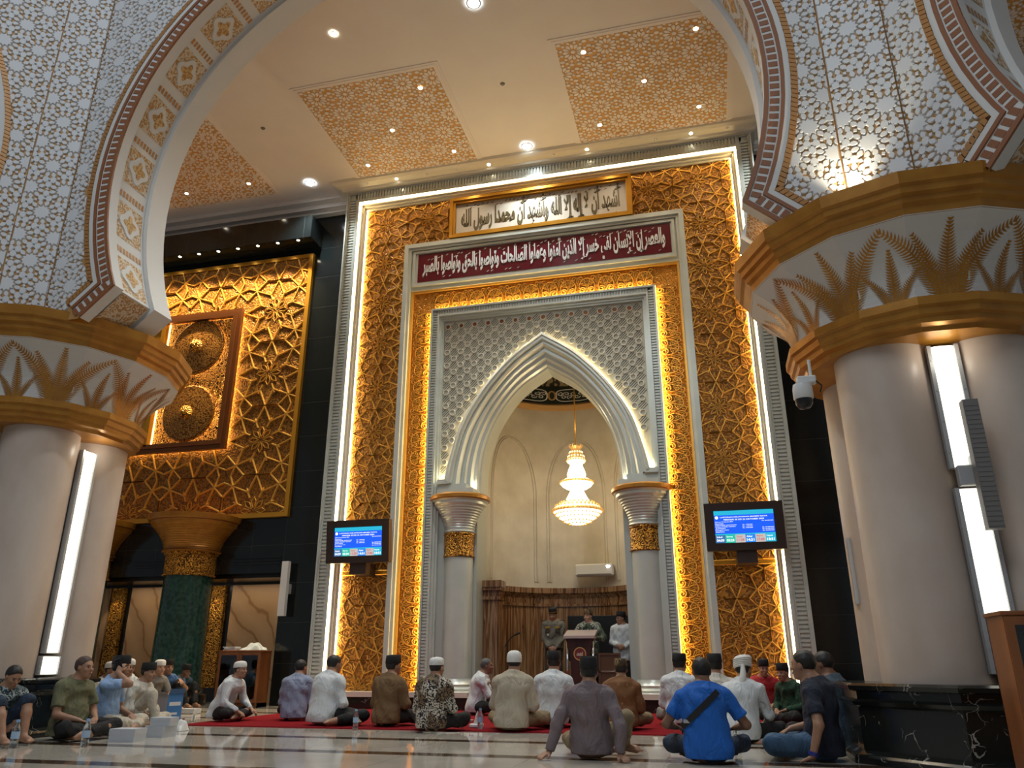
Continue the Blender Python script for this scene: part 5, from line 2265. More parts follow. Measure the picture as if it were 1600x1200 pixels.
def surface(fn, lo, hi, h):
    """mesh of fn = 0 (surface nets on a grid, evaluated only near the surface)"""
    lo, hi = np.asarray(lo, float), np.asarray(hi, float)
    B = 8
    nb = np.ceil((hi - lo) / (h * B)).astype(int) + 1
    n = nb * B + 1
    V = np.full(n, 1.0)
    I = np.stack(np.meshgrid(*[np.arange(k) for k in nb], indexing='ij'), -1).reshape(-1, 3)
    C = lo + (I * B + B / 2) * h
    dc = fn(C)
    rad = h * B * .5 * 1.7321
    V_in = dc < 0
    keep = np.abs(dc) < rad * 1.35 + .03
    o = np.stack(np.meshgrid(*[np.arange(B + 1)] * 3, indexing='ij'), -1).reshape(-1, 3)
    for b in I[V_in & ~keep]:
        s = b * B
        V[s[0]:s[0] + B + 1, s[1]:s[1] + B + 1, s[2]:s[2] + B + 1] = -1
    K = I[keep]
    G = (K[:, None, :] * B + o[None]).reshape(-1, 3)
    d = fn(lo + G * h)
    V[G[:, 0], G[:, 1], G[:, 2]] = d
    S = V < 0
    cx = [S[i:n[0] - 1 + i, j:n[1] - 1 + j, k:n[2] - 1 + k] for i in (0, 1) for j in (0, 1) for k in (0, 1)]
    cnt = sum(c.astype(np.int8) for c in cx)
    act = (cnt > 0) & (cnt < 8)
    idx = np.full(act.shape, -1, int)
    cells = np.argwhere(act)
    idx[act] = np.arange(len(cells))
    acc = np.zeros((len(cells), 3))
    w = np.zeros(len(cells))
    cor = [(i, j, k) for i in (0, 1) for j in (0, 1) for k in (0, 1)]
    for a in range(8):
        for b in range(a + 1, 8):
            ca, cb = np.array(cor[a]), np.array(cor[b])
            if np.abs(ca - cb).sum() != 1:
                continue
            va = V[cells[:, 0] + ca[0], cells[:, 1] + ca[1], cells[:, 2] + ca[2]]
            vb = V[cells[:, 0] + cb[0], cells[:, 1] + cb[1], cells[:, 2] + cb[2]]
            m = (va < 0) != (vb < 0)
            t = np.where(m, va / (va - vb + 1e-12), 0)
            acc[m] += (ca + (cb - ca) * t[:, None])[m]
            w[m] += 1
    X = lo + (cells + acc / w[:, None]) * h
    F = []
    for ax in range(3):
        u, v = (ax + 1) % 3, (ax + 2) % 3
        sl0 = [slice(None)] * 3
        sl1 = [slice(None)] * 3
        sl0[ax] = slice(0, n[ax] - 1)
        sl1[ax] = slice(1, n[ax])
        ch = S[tuple(sl0)] != S[tuple(sl1)]
        E = np.argwhere(ch)
        ok = (E[:, u] > 0) & (E[:, v] > 0) & (E[:, u] < n[u] - 1) & (E[:, v] < n[v] - 1)
        E = E[ok]
        q = []
        for du, dv in ((1, 1), (0, 1), (0, 0), (1, 0)):
            e = E.copy()
            e[:, u] -= du
            e[:, v] -= dv
            q.append(idx[e[:, 0], e[:, 1], e[:, 2]])
        q = np.stack(q, 1)
        s0 = S[E[:, 0], E[:, 1], E[:, 2]]
        q[~s0] = q[~s0][:, ::-1]
        F.append(q)
    F = np.concatenate(F)
    F = F[(F >= 0).all(1)]
    return X, F


def np_obj(name, X, F, mt, parent=None):
    me = bpy.data.meshes.new(name)
    me.from_pydata(X.tolist(), [], F.tolist())
    me.materials.append(MATS[mt])
    me.polygons.foreach_set('use_smooth', [True] * len(F))
    me.update()
    o = bpy.data.objects.new(name, me)
    COL.objects.link(o)
    if parent:
        o.parent = parent
    return o


def rotm(yaw=0, pitch=0, roll=0):
    """head frame: columns right, forward, up; yaw > 0 turns to the person's left, pitch > 0 bows the head"""
    cy, sy, cp, sp, cr, sr = math.cos(yaw), math.sin(yaw), math.cos(pitch), math.sin(pitch), math.cos(roll), math.sin(roll)
    Z = np.array([[cy, -sy, 0], [sy, cy, 0], [0, 0, 1]])
    Xr = np.array([[1, 0, 0], [0, cp, sp], [0, -sp, cp]])
    Y = np.array([[cr, 0, sr], [0, 1, 0], [-sr, 0, cr]])
    return Z @ Xr @ Y


SKINS = {'skin': (0.36, 0.19, 0.115), 'skin_dark': (0.22, 0.11, 0.065), 'skin_light': (0.46, 0.26, 0.17)}
for k, c in SKINS.items():
    mat(k, c, 0.5, 0, noise_col(tuple(x * .93 for x in c), tuple(x * 1.06 for x in c), 18, 3))
mat('hair_black', (0.010, 0.009, 0.008), 0.55)
mat('hair_grey', (0.07, 0.068, 0.065), 0.6)
mat('hair_cropped', (0.075, 0.045, 0.035), 0.7)
mat('eye_dark', (0.012, 0.010, 0.009), 0.2)
mat('lip', (0.22, 0.085, 0.07), 0.5)
mat('cap_black', (0.008, 0.008, 0.009), 0.75)
mat('cap_white', (0.72, 0.72, 0.69), 0.8, 0, noise_col((0.66, 0.66, 0.63), (0.76, 0.76, 0.73), 60, 2, bump=.3))


def cloth(name, c, rough=.85, fold=.5, sc=9):
    def f(t):
        n = t.n('ShaderNodeTexNoise', i_Scale=sc, i_Detail=3, i_Distortion=1.2)
        t.l(t.coord('Object', (1, 1, .55), (0, .5, 0)), n.inputs['Vector'])
        t.l(t.ramp(n.outputs[0], [(.3, tuple(x * .92 for x in c)), (.7, tuple(min(1, x * 1.05) for x in c))]), t.b.inputs['Base Color'])
        t.bump(n.outputs[0], fold * 1.5, .05)
    return mat(name, c, rough, 0, f)


for nm, c in (('cloth_white_shirt', (0.62, 0.66, 0.68)), ('cloth_ivory', (0.60, 0.57, 0.50)), ('cloth_beige', (0.44, 0.39, 0.30)), ('cloth_olive', (0.155, 0.155, 0.085)),
              ('cloth_sky', (0.25, 0.38, 0.60)), ('cloth_greyblue', (0.26, 0.30, 0.42)), ('cloth_brown', (0.165, 0.095, 0.04)), ('cloth_mauve', (0.20, 0.155, 0.165)),
              ('cloth_blue', (0.010, 0.12, 0.50)), ('cloth_navy', (0.012, 0.017, 0.035)), ('cloth_black', (0.010, 0.010, 0.011)), ('cloth_jeans', (0.05, 0.11, 0.20)),
              ('cloth_darkjeans', (0.022, 0.04, 0.075)), ('cloth_red', (0.42, 0.025, 0.03)), ('cloth_green', (0.012, 0.05, 0.025)), ('cloth_polo', (0.05, 0.13, 0.30)),
              ('cloth_khaki', (0.24, 0.18, 0.10)), ('cloth_cream', (0.50, 0.45, 0.36)), ('cloth_police', (0.16, 0.15, 0.115)), ('cloth_policedark', (0.05, 0.04, 0.03)), ('cloth_grey', (0.20, 0.19, 0.17)), ('cloth_slate', (0.05, 0.08, 0.11))):
    cloth(nm, c)


def batik(name, c0, c1, c2, sc, freq):
    def f(t):
        v = t.coord('Object')
        n = t.n('ShaderNodeTexNoise', i_Scale=sc, i_Detail=1.5, i_Distortion=.6)
        t.l(v, n.inputs['Vector'])
        w = t.math('MULTIPLY', t.math('ADD', t.math('SINE', t.math('MULTIPLY', n.outputs[0], freq)), 1.0), .5)
        n2 = t.n('ShaderNodeTexNoise', i_Scale=sc * .35, i_Detail=0)
        t.l(v, n2.inputs['Vector'])
        m = t.n('ShaderNodeMixRGB')
        t.l(t.ramp(n2.outputs[0], [(.48, (0, 0, 0)), (.56, (1, 1, 1))]), m.inputs[0])
        t.l(t.ramp(w, [(.40, c0), (.52, c1)], 'LINEAR'), m.inputs[1])
        t.l(t.ramp(w, [(.40, c0), (.52, c2)], 'LINEAR'), m.inputs[2])
        t.l(m.outputs[0], t.b.inputs['Base Color'])
    return mat(name, c1, .8, 0, f)


batik('batik_mono', (0.012, 0.010, 0.009), (0.55, 0.50, 0.42), (0.20, 0.13, 0.07), 16, 34)
batik('batik_green', (0.012, 0.016, 0.013), (0.42, 0.44, 0.36), (0.10, 0.14, 0.09), 20, 30)
batik('batik_teal', (0.03, 0.05, 0.06), (0.40, 0.46, 0.46), (0.10, 0.16, 0.18), 14, 26)
batik('cap_batik', (0.02, 0.015, 0.01), (0.30, 0.20, 0.08), (0.09, 0.05, 0.02), 30, 30)


def batik_brown(t):
    v = t.coord('Object')
    vo = t.n('ShaderNodeTexVoronoi', i_Scale=14.0)
    t.l(v, vo.inputs['Vector'])
    n = t.n('ShaderNodeTexNoise', i_Scale=40)
    t.l(v, n.inputs['Vector'])
    d = t.math('ADD', vo.outputs[0], t.math('MULTIPLY', n.outputs[0], .25))
    t.l(t.ramp(d, [(.18, (0.42, 0.28, 0.14)), (.27, (0.20, 0.085, 0.028)), (.8, (0.16, 0.066, 0.02))]), t.b.inputs['Base Color'])


mat('batik_brown', (0.2, 0.09, 0.03), .8, 0, batik_brown)
mat('strap_black', (0.01, 0.01, 0.012), .6)
mat('watch_blue', (0.02, 0.03, 0.25), .3)
mat('gold_badge', (0.45, 0.28, 0.06), .35, .7)


def lerp(a, b, t):
    return np.asarray(a, float) * (1 - t) + np.asarray(b, float) * t


def elbow(sh, wr, lu, lf, hint):
    """position of the joint between two limb lengths, bent towards hint"""
    sh, wr, hint = A3(*sh), A3(*wr), A3(*hint)
    d = wr - sh
    L = np.linalg.norm(d)
    if L > (lu + lf) * .995:
        wr = sh + d / L * (lu + lf) * .995
        d = wr - sh
        L = np.linalg.norm(d)
    u = d / L
    x = (lu * lu - lf * lf + L * L) / (2 * L)
    hgt = math.sqrt(max(0, lu * lu - x * x))
    q = hint - u * (hint @ u)
    q = q / (np.linalg.norm(q) + 1e-9)
    return sh + u * x + q * hgt, wr


def hand_parts(P, w, d, pn, side, curl):
    """palm, four fingers of different lengths and a thumb; d points along the hand, pn out of the palm, side towards the thumb"""
    d = d / np.linalg.norm(d)
    pn = pn - d * (pn @ d)
    pn = pn / np.linalg.norm(pn)
    s = np.cross(d, pn)
    if s @ side < 0:
        s = -s
    L = []
    ln = (.066, .074, .070, .054)
    for i in range(4):
        o = s * (.030 - .020 * i)
        k = w + d * (.088 - .004 * abs(i - 1.2)) + o
        L.append(s_rc(P, w + o * .55 + d * .01, k, .0165, .0125))
        c = curl * (1 + .12 * i)
        d1 = d * math.cos(c * .6) + pn * math.sin(c * .6) + s * (.07 - .05 * i)
        d2 = d * math.cos(c * 1.5) + pn * math.sin(c * 1.5)
        m = k + d1 * ln[i] * .55
        L.append(s_rc(P, k, m, .0112, .0098))
        L.append(s_rc(P, m, m + d2 * ln[i] * .5, .0098, .008))
    t0 = w + d * .024 + s * .026
    t1 = t0 + d * .034 + s * .026 + pn * .012
    t2 = t1 + d * .034 + s * .004 + pn * .012
    L.append(s_rc(P, t0, t1, .0155, .0125))
    L.append(s_rc(P, t1, t2, .0125, .0095))
    return L


class Pose:
    pass


def seated(lean=.10, slump=.04, hands=None, legs='cross', head=(0, 0, 0), hands_dir=None, tall=1.0, width=1.0):
    p = Pose()
    p.k = tall
    p.w = width
    p.pel = A3(0, -.01, .125)
    p.bel = A3(0, lean * .25 - slump * .3, .25)
    p.che = A3(0, lean * .7 - slump, .43)
    p.shc = A3(0, lean - slump * .6, .555)
    p.nb = A3(0, lean - slump * .3, .60)
    p.hc = A3(0, lean + .035, .755) + A3(-math.sin(head[0]) * .015, math.cos(head[0]) * .012 + head[1] * .05, -abs(head[1]) * .035)
    p.hm = rotm(*head)
    p.sh = [A3(s * .188 * width, lean - slump * .6, .535) for s in (-1, 1)]
    H = hands or 'lap'
    wr = {'lap': [A3(-.10, .27, .21), A3(.11, .26, .20)], 'knees': [A3(-.27, .30, .26), A3(.27, .30, .26)],
          'back': [A3(-.40, -.24, .045), A3(.40, -.22, .045)], 'front': [A3(-.08, .42, .22), A3(.06, .44, .20)],
          'phone': [A3(-.10, .27, .20), A3(.13, lean + .06, .70)], 'chin': [A3(-.12, .27, .22), A3(.05, lean + .10, .60)],
          'reach': [A3(-.18, .45, .16), A3(.15, .42, .14)], 'side': [A3(-.34, .02, .05), A3(.14, .28, .22)], 'floor_r': [A3(-.10, .27, .21), A3(.33, .10, .05)]}[H] if isinstance(H, str) else [A3(*h) for h in H]
    p.el, p.wr = [], []
    for i, s in enumerate((-1, 1)):
        hint = A3(s * .6, -.5, -.5) if H not in ('back',) else A3(s * .5, -.2, .2)
        if H in ('phone', 'chin') and s > 0:
            hint = A3(.45, .35, -.85)
        e, w = elbow(p.sh[i], wr[i], .285, .25, hint)
        p.el.append(e)
        p.wr.append(w)
    p.hd = hands_dir or ([A3(.75, .55, -.25), A3(-.75, .55, -.25)] if H in ('lap', 'knees', 'front') else [A3(-.3, -.9, -.25), A3(.3, -.9, -.25)] if H == 'back' else [A3(0, .9, -.4), A3(0, .9, -.4)])
    if H == 'phone':
        p.hd = [A3(.75, .55, -.25), A3(-.35, .25, .9)]
    if H == 'chin':
        p.hd = [A3(.75, .55, -.25), A3(-.4, .3, .86)]
    p.pn = [A3(0, 0, -1), A3(0, 0, -1)]
    if H in ('phone', 'chin'):
        p.pn[1] = A3(-.9, -.1, .1)
    p.curl = .25 if H in ('back', 'side') else .7
    p.hip = [A3(s * .095, .03, .115) for s in (-1, 1)]
    if legs == 'cross':
        p.kn = [A3(-.32, .33, .125), A3(.32, .33, .125)]
        p.an = [A3(.10, .40, .075), A3(-.08, .30, .075)]
        p.toe = [A3(.27, .36, .05), A3(-.25, .26, .05)]
    elif legs == 'kneeup':          # right knee up
        p.kn = [A3(-.36, .28, .12), A3(.17, .36, .47)]
        p.an = [A3(.04, .34, .07), A3(.15, .50, .075)]
        p.toe = [A3(.20, .30, .05), A3(.17, .68, .035)]
    elif legs == 'bothup':
        p.kn = [A3(-.15, .36, .46), A3(.17, .38, .44)]
        p.an = [A3(-.12, .50, .075), A3(.14, .56, .075)]
        p.toe = [A3(-.13, .68, .035), A3(.15, .74, .035)]
    elif legs == 'side':            # both legs folded to the right
        p.kn = [A3(.22, .36, .10), A3(.50, .22, .11)]
        p.an = [A3(.46, .12, .06), A3(.30, -.10, .06)]
        p.toe = [A3(.60, .02, .05), A3(.24, -.24, .05)]
    elif legs == 'stretch':         # left leg out to the left side, along the floor
        p.kn = [A3(-.42, .16, .15), A3(.30, .32, .13)]
        p.an = [A3(-.20, .44, .08), A3(-.05, .34, .07)]
        p.toe = [A3(-.03, .50, .05), A3(-.22, .32, .05)]
    p.seat = True
    p.hem = .035
    return p


def standing(hands='folded', head=(0, 0, 0), tall=1.0, lean=0.02, width=1.0):
    p = Pose()
    p.k = tall
    p.w = width
    p.pel = A3(0, 0, .92)
    p.bel = A3(0, .01, 1.06)
    p.che = A3(0, lean, 1.24)
    p.shc = A3(0, lean, 1.37)
    p.nb = A3(0, lean, 1.42)
    p.hc = A3(0, lean + .035, 1.565) + A3(-math.sin(head[0]) * .012, head[1] * .04, -abs(head[1]) * .03)
    p.hm = rotm(*head)
    p.sh = [A3(s * .19 * width, lean, 1.355) for s in (-1, 1)]
    wr = {'folded': [A3(-.06, .20, .98), A3(.05, .21, 1.0)], 'lectern': [A3(-.16, .30, 1.12), A3(.16, .30, 1.12)], 'behind': [A3(-.10, -.16, .92), A3(.10, -.16, .94)], 'low': [A3(-.05, .18, .88), A3(.06, .19, .90)]}[hands]
    p.el, p.wr = [], []
    for i, s in enumerate((-1, 1)):
        e, w = elbow(p.sh[i], wr[i], .285, .25, A3(s * .7, -.5, -.3))
        p.el.append(e)
        p.wr.append(w)
    p.hd = [A3(.9, .2, -.3), A3(-.9, .2, -.3)]
    if hands == 'lectern':
        p.hd = [A3(.3, .9, -.1), A3(-.3, .9, -.1)]
    p.pn = [A3(0, -1, 0), A3(0, -1, 0)]
    if hands == 'lectern':
        p.pn = [A3(0, 0, -1), A3(0, 0, -1)]
    p.curl = .8
    p.hip = [A3(s * .09, 0, .90) for s in (-1, 1)]
    p.kn = [A3(s * .10, .02, .49) for s in (-1, 1)]
    p.an = [A3(s * .105, -.02, .085) for s in (-1, 1)]
    p.toe = [A3(s * .14, .17, .035) for s in (-1, 1)]
    p.seat = False
    p.hem = .76
    return p


FY = A3(0, 1, 0)


def person(label, pose, loc, rz, skin='skin', shirt='cloth_white_shirt', pants='cloth_black', sleeve='long', top='cap_black', hair='hair_black', collar=True, pleg=1.0,
           face=True, extras=(), scale=1.0, h=.0105, moustache=False, glasses=False, fat=1.0, hem=None, group='people gathered before the portal'):
    p = pose
    rng = np.random.default_rng(abs(hash(label)) % 9999 if False else sum(map(ord, label)))
    hc, hm = p.hc, p.hm
    HP = lambda *v: hc + hm @ A3(*v)
    pts = np.array([p.pel, p.che, hc, *p.sh, *p.el, *p.wr, *p.kn, *p.an, *p.toe])
    lo, hi = pts.min(0) - .24, pts.max(0) + .24
    lo[2] = -.04
    TORS = (FY, .74)

    def torso(P, t, sh=True):
        L = [s_ell(P, p.pel, (.172 * fat + t, .128 * fat + t, .125 + t)),
             s_rc(P, p.pel + A3(0, 0, .02), p.bel, .150 * fat + t, .148 * fat + t, TORS),
             s_rc(P, p.bel, p.che, .148 * fat + t, .160 + t, TORS),
             s_rc(P, p.che, p.shc, .160 + t, .120 + t, TORS),
             s_rc(P, lerp(p.shc, p.sh[0], .8), lerp(p.shc, p.sh[1], .8), .066 + t, .066 + t),
             s_rc(P, p.nb, p.shc, .075 + t, .12 + t)]
        return union(L, .07)

    def headf(P):
        q = (P - hc) @ hm
        sk = s_ell(q, (0, -.012, .022), (.078, .098, .092))
        jaw = s_ell(q, (0, .028, -.050), (.058, .066, .078))
        d = smin(sk, jaw, .045)
        chin = s_ell(q, (0, .068, -.098), (.028, .026, .022))
        d = smin(d, chin, .03)
        nose = s_rc(q, (0, .088, .005), (0, .110, -.030), .009, .0145)
        d = smin(d, nose, .012)
        brow = s_rc(q, (-.034, .078, .022), (.034, .078, .022), .011, .011)
        d = smin(d, brow, .02)
        for s in (-1, 1):
            d = smin(d, s_ell(q, (s * .079, -.002, -.010), (.010, .018, .030)), .008)
            d = smin(d, s_ell(q, (s * .042, .068, -.028), (.022, .020, .018)), .02)
            eye = s_ell(q, (s * .032, .094, .002), (.018, .010, .009))
            d = -smin(-d, eye, .010)
        mouth = s_rc(q, (-.020, .094, -.064), (.020, .094, -.064), .009, .009)
        d = smin(d, mouth, .010)
        return d

    def body(P):
        L = [torso(P, -.004), s_rc(P, p.nb - A3(0, 0, .03), hc + hm @ A3(0, -.02, -.05), .058, .056)]
        for i in (0, 1):
            L.append(s_rc(P, p.sh[i], p.el[i], .054, .041))
        d = union(L, .05)
        d = smin(d, headf(P), .025)
        for i in (0, 1):
            d = smin(d, s_rc(P, p.el[i], p.wr[i], .041, .027), .02)
            d = smin(d, s_rc(P, p.hip[i], p.kn[i], .082, .058), .04)
            d = smin(d, s_rc(P, p.kn[i], lerp(p.kn[i], p.an[i], .35), .056, .056), .03)
            d = smin(d, s_rc(P, lerp(p.kn[i], p.an[i], .35), p.an[i], .056, .036), .03)
            f = p.toe[i] - p.an[i]
            up = A3(0, 0, 1)
            f2 = f / np.linalg.norm(f)
            sd = np.cross(f2, up)
            sd = sd / (np.linalg.norm(sd) + 1e-9)
            heel = p.an[i] - f2 * .045 - A3(0, 0, max(0, p.an[i][2] - .045) * .8)
            ball = p.an[i] + f * .72
            ball[2] = min(ball[2], .045)
            d = smin(d, s_rc(P, heel, ball, .033, .030), .02)
            d = smin(d, s_rc(P, p.an[i], ball, .036, .026), .03)
            for q in range(5):
                o = sd * (.034 - .017 * q) * (1 if i == 0 else -1)
                L2 = (.050, .052, .046, .040, .032)[q]
                d = smin(d, s_rc(P, ball + o * .8, ball + o + f2 * L2, .0155, .0125 if q == 0 else .0105), .010)
            th = A3(1 if i == 0 else -1, .3, .3)
            for e in hand_parts(P, p.wr[i], p.hd[i], p.pn[i], th, p.curl):
                d = smin(d, e, .006)
        return np.maximum(d, .002 - P[:, 2])

    X, F = surface(body, lo, hi, h)
    o = np_obj('person', X, F, skin)
    o.location = loc
    o.rotation_euler = (0, 0, rz)
    o.scale = (scale * p.k,) * 3
    tag(o, label, 'person', group)

    # shirt
    ph = rng.uniform(0, 6, 6)
    cuff = {'long': .93, 'short': None, 'none': None}[sleeve]

    def folds(P):
        return .0075 * np.sin(17 * P[:, 0] + 9 * P[:, 2] + 2.5 * np.sin(9 * P[:, 2] + ph[0]) + ph[1]) * np.sin(11 * P[:, 2] - 7 * P[:, 0] + 5 * P[:, 1] + ph[2]) + .0045 * np.sin(31 * P[:, 2] + 14 * P[:, 0] + 6 * np.sin(6 * P[:, 0] + ph[3]))

    def shirtf(P):
        d = torso(P, .016)
        if p.seat:
            d = smin(d, s_rc(P, p.bel, p.pel + A3(0, -.035, -.055), .165 * fat, .188 * fat, TORS), .06)
        else:
            d = smin(d, s_rc(P, p.pel, p.pel - A3(0, 0, .18), .178 * fat, .185 * fat, (FY, .78)), .06)
        S = []
        for i in (0, 1):
            if cuff:
                a = s_rc(P, p.sh[i], p.el[i], .070, .058)
                b = s_rc(P, p.el[i], p.wr[i], .058, .042)
                u = p.wr[i] - p.el[i]
                u = u / np.linalg.norm(u)
                b = np.maximum(b, (P - lerp(p.el[i], p.wr[i], cuff)) @ u)
                e = smin(a, b, .03)
            else:
                e = s_rc(P, p.sh[i], p.el[i], .070, .068)
                u = p.el[i] - p.sh[i]
                u = u / np.linalg.norm(u)
                e = np.maximum(e, (P - lerp(p.sh[i], p.el[i], .72)) @ u)
            S.append(e)
        for e in S:
            d = smin(d, e, .035)
        d = d + folds(P)
        # neckline and hem
        q = (P - p.nb) @ A3(0, .35, .94)
        d = np.maximum(d, np.where(np.linalg.norm((P - p.nb) * A3(1, 1, 0), axis=1) < .13, q - .040, -1))
        if collar:
            r = np.sqrt(((P[:, 0] - p.nb[0]) / 1.0) ** 2 + ((P[:, 1] - p.nb[1] - .005) / 1.08) ** 2)
            zc = p.nb[2] + .036 - .30 * (P[:, 1] - p.nb[1])
            ring = np.sqrt((r - .068) ** 2 + ((P[:, 2] - zc) * .55) ** 2) - .0145
            d = smin(d, ring, .012)
        d = np.maximum(d, (hem if hem is not None else p.hem) - P[:, 2])
        return d
    X, F = surface(shirtf, lo, hi, h * 1.1)
    np_obj('shirt', X, F, shirt, o)

    def pantsf(P):
        d = s_ell(P, p.pel, (.180 * fat, .138 * fat, .125))
        d = smin(d, s_rc(P, p.pel + A3(0, 0, .03), p.bel, .16 * fat, .15 * fat, TORS), .05)
        d = np.maximum(d, P[:, 2] - p.bel[2] - .03)
        for i in (0, 1):
            d = smin(d, s_rc(P, p.hip[i], p.kn[i], .098, .078), .05)
            if pleg > .05:
                e = lerp(p.kn[i], p.an[i], .94 * pleg)
                b = s_rc(P, p.kn[i], e, .078, .060)
                u = p.an[i] - p.kn[i]
                u = u / np.linalg.norm(u)
                b = np.maximum(b, (P - e) @ u)
                d = smin(d, b, .03)
        d = d + folds(P) * 1.2
        return np.maximum(d, .004 - P[:, 2])
    X, F = surface(pantsf, lo, hi, h * 1.15)
    np_obj('trousers', X, F, pants, o)

    # hair
    if hair:
        low = {'hair_black': -.075, 'hair_grey': -.06}.get(hair, -.07)

        def hairf(P):
            q = (P - hc) @ hm
            d = s_ell(q, (0, -.016, .026), (.087, .104, .099))
            d = d + .002 * np.sin(90 * q[:, 0]) * np.sin(70 * q[:, 2] + 40 * q[:, 1])
            d = np.maximum(d, q[:, 1] * .85 - (q[:, 2] - .02) * .75 - .020)
            d = np.maximum(d, low - q[:, 2])
            ear = s_ell(q, (.085, .006, -.02), (.03, .03, .04))
            ear = np.minimum(ear, s_ell(q, (-.085, .006, -.02), (.03, .03, .04)))
            return np.maximum(d, -ear)
        X, F = surface(hairf, hc - .15, hc + .16, .008)
        np_obj('hair', X, F, hair, o)

    def hmesh(name, mb, mt, smooth=True):
        mb.v = [tuple(hc + hm @ A3(*v)) for v in mb.v]
        c = mb.build(name, mt, None, smooth, 45)
        c.parent = o
        return c
    if top in ('cap_black', 'cap_batik', 'cap_police'):
        m = MB()
        tl = .16
        m.lathe([(1.0, 0), (1.03, .004), (1.0, .05), (.955, .100), (.90, .106), (.86, .098), (0, .094)], (0, 0, 0), 28)
        m.v = [(a * .090, b * .112 - .012, c + .040 - (b * .112) * tl * -1 * .35) for a, b, c in m.v]
        hmesh('cap', m, 'cap_batik' if top == 'cap_batik' else 'cap_black')
        if top == 'cap_police':
            m = MB()
            m.lathe([(1.04, .012), (1.05, .02), (1.04, .03)], (0, 0, 0), 28)
            m.v = [(a * .090, b * .112 - .012, c + .040 + (b * .112) * tl * .35) for a, b, c in m.v]
            hmesh('cap_band', m, 'gold_badge')
    elif top == 'kufi':
        m = MB()
        m.lathe([(1.0, 0), (1.02, .006), (1.0, .04), (.95, .066), (.80, .086), (.5, .098), (0, .102)], (0, 0, 0), 28)
        m.v = [(a * .089, b * .110 - .014, c + .034 + b * .110 * .06) for a, b, c in m.v]
        hmesh('cap', m, 'cap_white')
    elif top == 'turban':
        m = MB()
        pr = [(.9, -.01)]
        for i in range(5):
            pr += [(1.10, .006 + i * .02), (1.03, .016 + i * .02)]
        pr += [(.85, .118), (.5, .128), (0, .13)]
        m.lathe(pr, (0, 0, 0), 28)
        m.v = [(a * .094 * (1 + .04 * math.sin(3 * b + c * 60)), b * .114 - .014, c + .026 + a * .02) for a, b, c in m.v]
        hmesh('turban', m, 'cap_white')
        m = MB()
        for i in range(7):
            pass
        m.tube([(.05, -.10, .05), (.07, -.13, -.05), (.06, -.15, -.16), (.05, -.17, -.30)], [.02, .035, .045, .03], 10)
        m.v = [(a, b * 1.0, c) for a, b, c in m.v]
        hmesh('turban_tail', m, 'cap_white')
    elif top == 'knit':
        m = MB()
        m.lathe([(1.0, -.03), (1.03, -.02), (1.04, .02), (1.0, .055), (.85, .085), (.5, .106), (0, .112)], (0, 0, 0), 28)
        m.v = [(a * .089, b * .108 - .014, c + .034) for a, b, c in m.v]
        hmesh('cap', m, 'cap_white')
    if face:
        for s in (-1, 1):
            m = MB()
            m.ball((s * .032, .082, .002), .0105, 10, 6, sc=(1.15, .8, .75))
            hmesh('eye', m, 'eye_dark')
            m = MB()
            m.tube([(s * .016, .090, .020), (s * .033, .0885, .026), (s * .050, .078, .020)], [.0035, .0042, .0025], 6)
            hmesh('eyebrow', m, 'hair_black')
        m = MB()
        m.ball((0, .100, -.066), .02, 12, 6, sc=(1.15, .32, .38))
        hmesh('lips', m, 'lip')
        if moustache:
            m = MB()
            m.tube([(-.026, .096, -.056), (-.012, .104, -.049), (0, .107, -.048), (.012, .104, -.049), (.026, .096, -.056)], [.003, .006, .005, .006, .003], 6)
            hmesh('moustache', m, 'hair_black')
        if glasses:
            m = MB()
            for s in (-1, 1):
                m.tube([(s * .033 + .021 * math.cos(t), .099, .001 + .016 * math.sin(t)) for t in np.linspace(0, 2 * PI, 17)], .0022, 5)
                m.tube([(s * .054, .097, .004), (s * .080, .03, .004), (s * .080, -.01, -.002)], .002, 5)
            m.tube([(-.012, .101, .003), (.012, .101, .003)], .002, 5)
            hmesh('glasses', m, 'black_plastic', False)
    for e in extras:
        e(o, p, hmesh)
    return o

# ------------------------------------------------------------------ the people in the hall
def back_y(o, x, z, rad=.035):
    sh = [c for c in o.children if c.name.split('.')[0] == 'shirt'][0]
    V = np.array([v.co[:] for v in sh.data.vertices])
    m = (np.abs(V[:, 0] - x) < rad) & (np.abs(V[:, 2] - z) < rad)
    return V[m][:, 1].min() if m.any() else -.12


def strap(o, p, hmesh):
    L = []
    for u in np.linspace(0, 1, 12):
        x, z = .12 - .34 * u, .585 - .30 * u
        L.append((x, back_y(o, x, z) - .006, z))
    m = MB()
    for (a, b) in zip(L[:-1], L[1:]):
        w = .026
        dx, dz = b[0] - a[0], b[2] - a[2]
        n = math.hypot(dx, dz)
        nx, nz = -dz / n * w, dx / n * w
        A = [(a[0] + nx, a[1], a[2] + nz), (b[0] + nx, b[1], b[2] + nz), (b[0] - nx, b[1], b[2] - nz), (a[0] - nx, a[1], a[2] - nz)]
        Bk = [(x, y + .012, z) for x, y, z in A]
        m.add(A + Bk, [(0, 1, 2, 3), (0, 1, 5, 4), (2, 3, 7, 6)])
    m.build('shoulder_strap', 'strap_black').parent = o
    m = MB()
    x, z = -.17, .33
    y = back_y(o, x, z) - .012
    m.box(x - .03, x + .03, y - .006, y, z - .008, z + .022)
    m.build('strap_buckle', 'aluminium').parent = o


def watch(i, mt):
    def f(o, p, hmesh):
        a = lerp(p.el[i], p.wr[i], .90)
        u = p.wr[i] - p.el[i]
        u = u / np.linalg.norm(u)
        m = MB()
        m.tube([tuple(a - u * .014), tuple(a + u * .014)], .040, 16)
        m.build('wristwatch', mt, None, True, 40).parent = o
    return f


